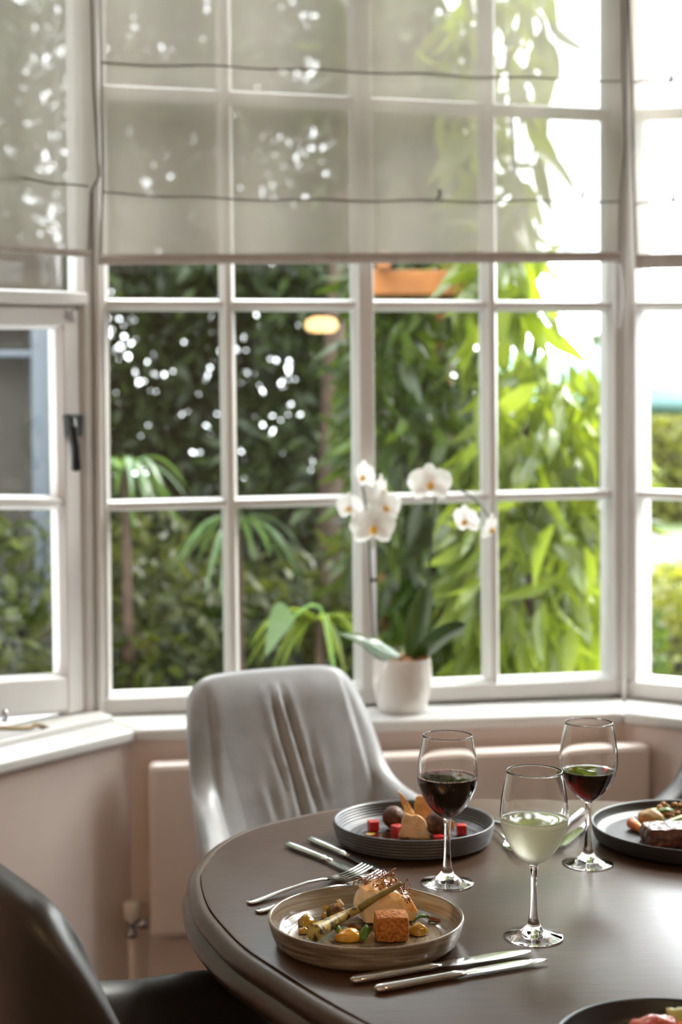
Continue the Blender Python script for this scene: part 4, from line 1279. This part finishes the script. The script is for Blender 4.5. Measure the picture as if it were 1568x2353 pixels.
def plant(name, label, cat, base, blobs, m, seed, L, W, trunk=None, group=None, curl=.35, keep=None, core=None):
    rng = np.random.default_rng(seed)
    e = empty(name, base); tag(e, label, cat, group)
    Vs, Fs, off = [], [], 0
    for n, c, r, droop, clump in blobs:
        p, d = scatter(rng, n, c, r, droop, .3, clump, keep)
        s = rng.uniform(.7, 1.25, n)
        V, F = leaf_mesh(rng, p, d, L * s, W * s, curl=curl)
        Vs.append(V); Fs.append(F + off); off += len(V)
    np_obj('foliage', np.concatenate(Vs), np.concatenate(Fs), m, e, base)
    for tr in (trunk or []):
        pts, rad = tr
        MB().tube(catmull([Vector(q) - Vector(base) for q in pts], 5), list(np.interp(np.linspace(0, 1, (len(pts) - 1) * 5 + 1), np.linspace(0, 1, len(rad)), rad)), 10).build('trunk', M['bark'], e, smooth=True)
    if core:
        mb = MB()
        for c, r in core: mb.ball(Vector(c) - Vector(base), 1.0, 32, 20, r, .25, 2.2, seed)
        mb.build('dark_core', M['dark_brown'], e, smooth=True)  # solid dark core added inside the leaves to block the sky
    return e
GT = 'trees and shrubs outside the windows'
# ground
mb = MB(); mb.box((-40, 3.6, GZ - .2), (60, 90, GZ)); tag(mb.build('ground', M['grass'], None), None, None, kind='structure')
mb = MB(); mb.box((4.0, 22.0, GZ - .05), (14, 29, GZ + .01)); tag(mb.build('ground_paving', M['paving'], None), None, None, kind='structure')
# dark trees filling the left and centre
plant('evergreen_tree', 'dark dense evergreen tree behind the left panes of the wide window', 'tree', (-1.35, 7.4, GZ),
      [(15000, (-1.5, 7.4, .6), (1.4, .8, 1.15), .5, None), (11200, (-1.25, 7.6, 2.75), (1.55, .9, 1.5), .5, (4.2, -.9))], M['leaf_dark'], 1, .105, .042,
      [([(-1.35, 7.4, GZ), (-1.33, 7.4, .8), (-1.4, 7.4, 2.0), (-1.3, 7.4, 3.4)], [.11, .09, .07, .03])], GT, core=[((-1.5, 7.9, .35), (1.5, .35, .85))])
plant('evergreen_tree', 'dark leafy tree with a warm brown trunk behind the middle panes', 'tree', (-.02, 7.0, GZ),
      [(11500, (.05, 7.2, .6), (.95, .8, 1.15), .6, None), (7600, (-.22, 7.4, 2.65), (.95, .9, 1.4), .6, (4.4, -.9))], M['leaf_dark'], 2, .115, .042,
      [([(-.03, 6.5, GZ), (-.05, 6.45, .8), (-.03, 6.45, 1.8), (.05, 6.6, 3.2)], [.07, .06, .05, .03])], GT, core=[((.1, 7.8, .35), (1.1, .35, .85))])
plant('evergreen_tree', 'dark evergreen tree at the far left beyond the casement', 'tree', (-2.6, 6.3, GZ),
      [(12500, (-2.4, 6.4, 2.4), (1.05, .9, 1.9), .5, (4.4, -1.0)), (6000, (-2.4, 6.4, .5), (1.05, .8, 1.0), .5, None)], M['leaf_dark'], 14, .105, .042,
      [([(-2.6, 6.3, GZ), (-2.6, 6.3, .9), (-2.55, 6.3, 2.6)], [.1, .08, .03])], GT)
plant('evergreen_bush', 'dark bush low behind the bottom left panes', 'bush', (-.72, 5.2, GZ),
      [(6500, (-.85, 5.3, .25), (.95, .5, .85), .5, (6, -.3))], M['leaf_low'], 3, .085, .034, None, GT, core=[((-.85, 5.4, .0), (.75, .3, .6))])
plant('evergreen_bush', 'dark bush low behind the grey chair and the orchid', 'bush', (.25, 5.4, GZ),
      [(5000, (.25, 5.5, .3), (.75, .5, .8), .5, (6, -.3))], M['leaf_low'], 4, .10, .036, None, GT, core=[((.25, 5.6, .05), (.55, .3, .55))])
plant('leafy_shrub', 'mid green shrub with hanging leaves right of the centre mullion', 'shrub', (.42, 4.9, GZ),
      [(2100, (.30, 5.0, 1.25), (.31, .45, 1.3), 1.2, (6, -.4)), (800, (.20, 5.0, 2.5), (.30, .4, .75), 1.2, (6, -.2))], M['leaf_mid'], 5, .145, .042,
      [([(.45, 5.0, GZ), (.47, 5.0, .7), (.42, 5.0, 1.9), (.35, 5.0, 2.7)], [.03, .028, .02, .01])], GT)
plant('leafy_shrub', 'bright green shrub with long drooping leaves behind the right panes of the wide window', 'shrub', (.66, 4.35, GZ),
      [(760, (.61, 4.4, 1.10), (.27, .40, .60), 1.5, (7, -.5)), (160, (.48, 4.4, .5), (.12, .3, .35), 1.5, None), (210, (.50, 4.4, 1.75), (.14, .35, .45), 1.4, (7, -.3)), (120, (.47, 4.4, 2.5), (.17, .3, .5), 1.4, None)], M['leaf_bright'], 6, .165, .048,
      [([(.62, 4.5, GZ), (.6, 4.5, .6), (.58, 4.5, 1.5), (.52, 4.5, 2.6)], [.024, .02, .014, .006])], GT, curl=.45)
plant('clipped_box_bush', 'rounded small leaved bush low behind the rightmost panes', 'bush', (1.08, 6.6, GZ),
      [(5200, (1.10, 6.6, .25), (.42, .4, .62), .0, None)], M['leaf_mid'], 7, .05, .026, None, GT, core=[((1.10, 6.7, .1), (.33, .28, .5))])
plant('yellow_green_bush', 'yellow green bush behind the lower panes of the right window', 'bush', (1.95, 7.6, GZ),
      [(5200, (1.95, 7.6, .15), (.5, .5, .62), .2, None)], M['leaf_yellow'], 8, .06, .03, None, GT, core=[((1.95, 7.7, 0), (.38, .34, .46))])
def strap_plant(base, n, L, W, m, label, seed, spread=(-1, 1), lift=1.0):
    rnd = random.Random(seed)
    e = empty('strap_leaf_plant', base); tag(e, label, 'plant', GT)
    mb = MB()
    for k in range(n):
        a = rnd.uniform(spread[0], spread[1]) * math.pi; l = L * rnd.uniform(.7, 1.15); up_ = rnd.uniform(.35, 1.0) * lift
        rings = []
        d = Vector((math.cos(a), math.sin(a) * .7, 0)); sd = Vector((-d.y, d.x, 0))
        g = []
        for i in range(10):
            s = i / 9
            p = d * (l * s * .8) + Vector((0, 0, l * (up_ * s - .95 * s * s)))
            w = W * (math.sin(math.pi * min(1, .12 + .88 * s)) ** .6)
            g.append([tuple(p - sd * w / 2 + Vector((0, 0, w * .15))), tuple(p), tuple(p + sd * w / 2 + Vector((0, 0, w * .15)))])
        mb.grid(g)
    mb.build('blades', m, e, smooth=True)
    MB().tube([(0, 0, GZ - base[2]), (0.01, 0, (GZ - base[2]) * .4), (0, 0, .02)], [.022, .018, .014], 8).build('stem', M['bark'], e, smooth=True)
    return e
p = at_y(300, 1075, 4.9); strap_plant((p.x - .02, 4.9, p.z - .02), 26, .34, .034, M['strap'], 'strap leaved plant with arching grey green blades behind the leftmost panes', 5, (-1, 1), .9)
p = at_y(545, 1200, 4.7); strap_plant((p.x, 4.7, p.z), 22, .30, .03, M['strap'], 'strap leaved plant with hanging blades just right of the first glazing bar', 8, (-1, 1), .55)
p = at_y(735, 1430, 4.3); strap_plant((p.x, 4.3, p.z), 22, .27, .028, M['leaf_bright'], 'bright strap leaved plant low beside the orchid', 12, (-1, 1), .75)
p = at_y(690, 1440, 3.9)
e = empty('broad_leaf_plant', (p.x, 3.9, GZ)); tag(e, 'pale broad arching leaf outside just above the grey chair', 'plant', GT)
g = []
for i in range(13):
    s = i / 12; c = Vector((-.075 * s - .02, -.02 * s, .03 + .05 * s - .16 * s * s + p.z - GZ)); w = .055 * math.sin(math.pi * min(1, .1 + .9 * s)) ** .8
    g.append([tuple(c + Vector((-.3 * w, -.2 * w, w * .75))), tuple(c), tuple(c + Vector((.35 * w, .25 * w, -w * .55)))])
MB().grid(g).build('broad_leaf', M['strap'], e, smooth=True, sub=1)
MB().tube(catmull([(.12, .05, 0), (.12, .04, (p.z - GZ) * .6), (.07, .02, p.z - GZ + .02), (-.02, 0, p.z - GZ + .03)], 5), .004, 8).build('stalk', M['leafg'], e, smooth=True)
# timber arbor the shrubs climb over, behind the centre panes
YP = 4.55
e = empty('timber_arbor', (.3, YP, GZ)); tag(e, 'orange brown timber arbor beam among leaves behind the centre panes', 'arbor')
a = at_y(838, 652, YP); b = at_y(1090, 652, YP)
MB().box((a.x - .3, -.03, a.z - .035 - GZ), (b.x - .3, .03, a.z + .04 - GZ)).build('beam', M['terra'], e, bevel=.005)
for x in (a.x + .06, b.x - .05):
    MB().box((x - .03 - .3, .62, 0), (x + .03 - .3, .68, a.z + .04 - GZ)).build('post', M['terra'], e, bevel=.005)
    MB().box((x - .02 - .3, -.12, a.z + .04 - GZ), (x + .02 - .3, .75, a.z + .09 - GZ)).build('rafter', M['terra'], e, bevel=.004)
# blue grey outbuilding window standing in for a reflection in the casement
YB = 5.6
e = empty('standin_outbuilding', (-1.9, YB, GZ)); tag(e, 'beige outbuilding with a blue grey window frame, standing in for a reflection in the left casement', 'standin_outbuilding')
def ob(x0, y0, x1, y1, d0, d1, m, nm):
    A = at_y(x0, y1, YB); B = at_y(x1, y0, YB)
    MB().box((A.x + 1.9, d0, A.z - GZ), (B.x + 1.9, d1, B.z - GZ)).build(nm, m, e, bevel=.004)
ob(-700, 560, 112, 730, .0, .3, M['dark_brown'], 'eaves_board')
ob(-700, 560, 78, 2000, .12, .4, simple('shaded_tan_boards', (.032, .028, .021), .8, var=.15), 'wall')  # shade from the house is put into this darkened tan
ob(80, 735, 108, 1400, -.03, .1, M['bluegrey'], 'corner_post')
ob(-400, 806, 80, 820, -.02, .1, M['bluegrey'], 'transom')
ob(-400, 1340, 80, 1362, -.02, .1, M['bluegrey'], 'bottom_rail')
ob(-500, 1378, 108, 1412, -.14, .1, M['bluegrey'], 'window_ledge')
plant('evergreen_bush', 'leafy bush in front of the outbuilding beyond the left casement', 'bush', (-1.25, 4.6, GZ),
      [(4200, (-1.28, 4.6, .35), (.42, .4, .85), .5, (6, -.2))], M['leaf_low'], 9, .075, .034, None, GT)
mb = MB(); mb.box((4.9, 3.45, GZ), (5.15, 11.0, 2.3))  # out of view, added so the casement mirrors less bright sky
tag(mb.build('reflection_wall', M['render'], None), 'unseen beige wall added on the right for the casement reflection', 'wall', kind='structure')
mb = MB(); mb.box((-4.0, 2.3, GZ), (-3.7, 12.0, 7.0))  # out of view, added to keep light from the left low
tag(mb.build('light_block_wall', simple('dark_light_block', (.035, .045, .02), .9, var=.4, vscale=12, bump=.6, bscale=30), None), 'unseen tall dark wall added far left to block light', 'wall', kind='structure')
# parasols over the terrace
def parasol(px, py, rim_y, half, Y, label):
    a = at_y(px, py, Y); z0 = at_y(px, rim_y, Y).z; R = half / F_PX * Y
    e = empty('parasol', (a.x, Y, GZ)); tag(e, label, 'parasol', 'parasols on the terrace')
    H = a.z - GZ; h0 = z0 - GZ; n = 8; rings = []
    for k in range(9):
        s = k / 8; r = R * s
        z = H - (H - h0) * (s ** 1.15)
        rings.append([(r * math.cos(2 * math.pi * (i / 64)) * (1 - .05 * s * (1 - abs(math.cos(4 * 2 * math.pi * i / 64)))), r * math.sin(2 * math.pi * i / 64), z) for i in range(64)])
    mb = MB(); mb.loft(rings, cap=False)
    o = mb.build('canopy', M['parasol'], e, smooth=True, solid=.01)
    mb = MB(); mb.loft([[(x, y, h0) for x, y, _ in rings[-1]], [(x, y, h0 - .16) for x, y, _ in rings[-1]]], cap=False)
    mb.build('valance', M['parasol'], e, smooth=True, solid=.008)
    MB().tube([(0, 0, 0), (0, 0, H - .02)], .025, 10).build('pole', M['bark'], e, smooth=True)
    MB().tube([(0, 0, 0), (0, 0, .08)], [.3, .28], 24).build('base', M['bluegrey'], e)
    return e
parasol(1205, 800, 875, 170, 19.0, 'pale teal parasol behind the rightmost panes of the wide window')
parasol(1425, 775, 915, 250, 16.0, 'pale teal parasol behind the right corner post')
# white garden table far out
c = at_y(1535, 1285, 13.0); e = empty('garden_table', (c.x, 13.0, GZ)); tag(e, 'white round garden table on the lawn, seen in the right window', 'garden table')
MB().lathe([(0, 0), (.32, 0), (.33, .015), (.32, .03), (0, .03)], 40, (0, 0, c.z - GZ)).build('table_top', M['white'], e, smooth=False)
MB().tube([(0, 0, 0), (0, 0, c.z - GZ)], [.05, .03], 12).build('pedestal', M['white'], e, smooth=True)
MB().tube([(0, 0, 0), (0, 0, .03)], [.2, .18], 20).build('foot', M['white'], e)
# distance: hedge and conifer
plant('tall_hedge', 'tall olive hedge far across the lawn in the right window', 'hedge', (9.5, 33.0, GZ),
      [(9000, (8.5, 33.0, .8), (6.0, .8, 1.7), .2, None)], M['leaf_yellow'], 10, .22, .13, None, GT, core=[((8.5, 33.3, .6), (5.6, .6, 1.6))])
plant('conifer', 'grey green conifer far away at the right end of the wide window', 'tree', (5.55, 30.0, GZ),
      [(3500, (5.55, 30.0, 1.6), (.5, .5, 2.5), .4, None)], M['leaf_mid'], 11, .2, .08, [([(5.55, 30, GZ), (5.55, 30, 3.2)], [.1, .04])], GT, core=[((5.55, 30.1, 1.2), (.35, .3, 2.2))])
# ------------------------------------------------------------------ orchid on the sill
def petal_mat():
    t = NT('white_orchid_petal')
    p = t.princ(**{'Base Color': (.86, .85, .83), 'Roughness': .5, 'Subsurface Weight': .2, 'Subsurface Scale': .003})
    tl = t.n('ShaderNodeBsdfTranslucent'); tl.inputs[0].default_value = (.9, .9, .88, 1)
    return t.end(t.mixsh(.35, p.outputs[0], tl.outputs[0]))
M['petal'] = petal_mat()
M['lip'] = simple('yellow_orchid_throat', (.72, .40, .04), .4, var=.2, vscale=60)
M['pot'] = simple('white_pot_glaze', (.66, .62, .58), .18, var=.05, vscale=12, coat=.4)
M['chip'] = simple('orange_bark_chips', (.34, .16, .06), .8, var=.4, vscale=60, bump=.4)
M['oleaf'] = simple('glossy_orchid_leaf', (.045, .10, .018), .28, var=.25, vscale=14)
M['stem'] = simple('dark_orchid_stem', (.05, .065, .025), .45, var=.2)
M['stake'] = simple('pale_lilac_stake', (.62, .60, .66), .35, var=.03)
OC = at_z(925, 1634, SILL_TOP); OY = OC.y
pot = empty('potted_orchid', (OC.x, OC.y, SILL_TOP)); tag(pot, 'white flowering orchid in a white pot on the sill of the wide window', 'potted plant')
MB().lathe([(0, 0), (.044, 0), (.049, .003), (.056, .02), (.0615, .045), (.0640, .07), (.0635, .095), (.0610, .113), (.0600, .116), (.0575, .1155), (.0575, .105), (.058, .08), (0, .08)], 64).build('pot', M['pot'], pot, smooth=True, weld=True)
mb = MB(); rnd = random.Random(5)
for k in range(60):
    a = rnd.uniform(0, 6.28); r = .052 * math.sqrt(rnd.random())
    mb.ball((r * math.cos(a), r * math.sin(a), .098 + rnd.uniform(0, .018)), rnd.uniform(.007, .012), 8, 6, (1.2, .8, .6), .4, 2, k)
o = mb.build('bark_chips', M['chip'], pot, smooth=True); o['kind'] = 'stuff'
def O(x, y, dy=0.0): return at_y(x, y, OY + dy) - Vector((OC.x, OC.y, SILL_TOP))
def oleaf(pts, w, tilt):
    c = catmull(pts, 6); n = len(c); g = []
    for i, p in enumerate(c):
        t = (c[min(i + 1, n - 1)] - c[max(i - 1, 0)]).normalized(); s = i / (n - 1)
        sd = Matrix.Rotation(tilt, 3, t) @ t.cross(Vector((0, 1, 0))).normalized()
        nr = sd.cross(t)
        ww = w * math.sin(math.pi * min(1, .15 + .85 * s) ** 1.1) ** .6 / 2 if s < 1 else .0005
        g.append([tuple(p + sd * ww * k + nr * (abs(k) * ww * .35)) for k in (-1, -.5, 0, .5, 1)])
    MB().grid(g).build('leaf', M['oleaf'], pot, smooth=True, solid=.0018, sub=1)
oleaf([O(935, 1515), O(880, 1492, -.03), O(830, 1462, -.06), O(778, 1455, -.08)], .058, 1.25)
oleaf([O(925, 1515), O(890, 1495, -.02), O(860, 1478, -.035), O(815, 1468, -.05)], .045, .9)
oleaf([O(950, 1512), O(960, 1450, .02), O(975, 1390, .03), O(985, 1345, .035)], .056, .35)
oleaf([O(962, 1515), O(990, 1488, -.03), O(1030, 1455, -.05), O(1072, 1434, -.06)], .050, .5)
MB().tube(catmull([O(862, 1515, .01), O(855, 1400, .015), O(848, 1250, .02), O(842, 1170, .02), O(833, 1110, .02), O(826, 1075, .02)], 6), .0022, 8).build('flower_stem', M['stem'], pot, smooth=True)
MB().tube([O(866, 1515, .012), O(861, 1400, .012), O(857, 1262, .012)], .0036, 8).build('stake', M['stake'], pot, smooth=True)
MB().tube([O(850, 1333, .012), O(868, 1331, .012)], [.0042, .0042], 8).build('clip', M['black_metal'], pot, smooth=True)
MB().tube(catmull([O(952, 1515, .0), O(972, 1430, .0), O(986, 1320, .0), O(997, 1200, 0), O(1003, 1140, 0), O(1030, 1120, 0), O(1075, 1135, 0), O(1108, 1165, 0), O(1132, 1200, 0)], 6), .0022, 8).build('flower_stem', M['stem'], pot, smooth=True)
def flower(x, y, size, yaw, pitch, dy=-.01, roll=0.0):
    c = O(x, y, dy)
    S = size / F_PX * OY / 2
    Rm = Matrix.Rotation(yaw, 3, 'Z') @ Matrix.Rotation(pitch, 3, 'X') @ Matrix.Rotation(roll, 3, 'Y')
    mb = MB()
    # five tepals, facing -Y
    for ang, L, W, k in [(90, 1.0, .75, 0), (215, 1.0, .7, 0), (325, 1.0, .7, 0), (15, 1.08, 1.25, -.05), (165, 1.08, 1.25, -.05)]:
        a = math.radians(ang); g = []
        for i in range(9):
            s = i / 8; w = W * math.sin(math.pi * min(1, (.10 + .84 * s))) ** .65
            row = []
            for t in (-1, -.5, 0, .5, 1):
                u = s * L; v = t * w * .5
                p = Vector((math.cos(a) * u - math.sin(a) * v, k + .22 * s * s - .10 * (1 - t * t) * s + .03 * math.sin(s * 5 + t * 2), math.sin(a) * u + math.cos(a) * v))
                row.append(tuple(c + Rm @ (p * S)))
            g.append(row)
        mb.grid(g)
    f = mb.build('flower', M['petal'], pot, smooth=True, sub=1)
    l = MB(); q = c + Rm @ (Vector((0, -.14, -.12)) * S)
    l.ball(q, S * .17, 14, 9, (1, 1, 1.2), .3, 2, x)
    l.build('flower_throat', M['lip'], f, smooth=True)
flower(858, 1212, 100, .15, .05, -.02)
flower(886, 1166, 84, .5, 0, 0)
flower(803, 1166, 70, -.55, .1, 0)
flower(837, 1094, 72, -1.0, .2, .0)
flower(878, 1128, 78, 1.25, .1, .01)
flower(989, 1112, 96, .1, -.1, -.015)
flower(1070, 1196, 74, -.85, .25, -.01)
flower(1128, 1214, 70, 1.1, .3, -.01)
# ------------------------------------------------------------------ ceiling pendant whose glow shows in the glass
r = ray(740, 745)
hit = PC.hit(740, 745)
rd = r - 2 * r.dot(PC.n) * PC.n
rd.normalize()
lp = hit + rd * 2.6
def emis(name, c, s):
    t = NT(name); em = t.n('ShaderNodeEmission'); em.inputs[0].default_value = (*c, 1); em.inputs[1].default_value = s
    return t.end(em.outputs[0])
M['glow'] = emis('warm_lamp_glass', (1.0, .62, .26), 34.0)
def pendant(p, label, watts):
    lamp = empty('pendant_lamp', p); tag(lamp, label, 'lamp', 'pendant lamps behind the camera')
    MB().lathe([(0, -.03), (.05, -.028), (.068, -.01), (.06, .015), (.03, .032), (0, .034)], 40).build('lamp_globe', M['glow'], lamp, smooth=True, weld=True)
    MB().lathe([(.0, .06), (.02, .06), (.05, .05), (.085, .03), (.09, .022), (.083, .024), (.05, .042), (0, .05)], 40).build('lamp_shade', M['brass'], lamp, smooth=True)
    MB().tube([(0, 0, .058), (0, 0, CEIL - p[2])], .004, 8).build('cord', M['black_metal'], lamp, smooth=True)
    if not watts: return
    d = bpy.data.lights.new('warm_fill_bulb', 'POINT'); d.energy = watts; d.color = (1.0, .70, .42); d.shadow_soft_size = .03
    o = bpy.data.objects.new('warm_fill_bulb', d); col.objects.link(o); o.parent = lamp; o.location = (0, 0, -.11)
pendant(lp, 'warm glowing pendant lamp, mirrored in the glass of the wide window', 0)
for q, w in (((-1.3, -.7, 2.05), 15), ((.35, -1.6, 2.05), 4)):  # unseen lamps added at the rear as warm fill
    pendant(Vector(q), 'unseen warm pendant lamp added behind the camera for warm fill', w)
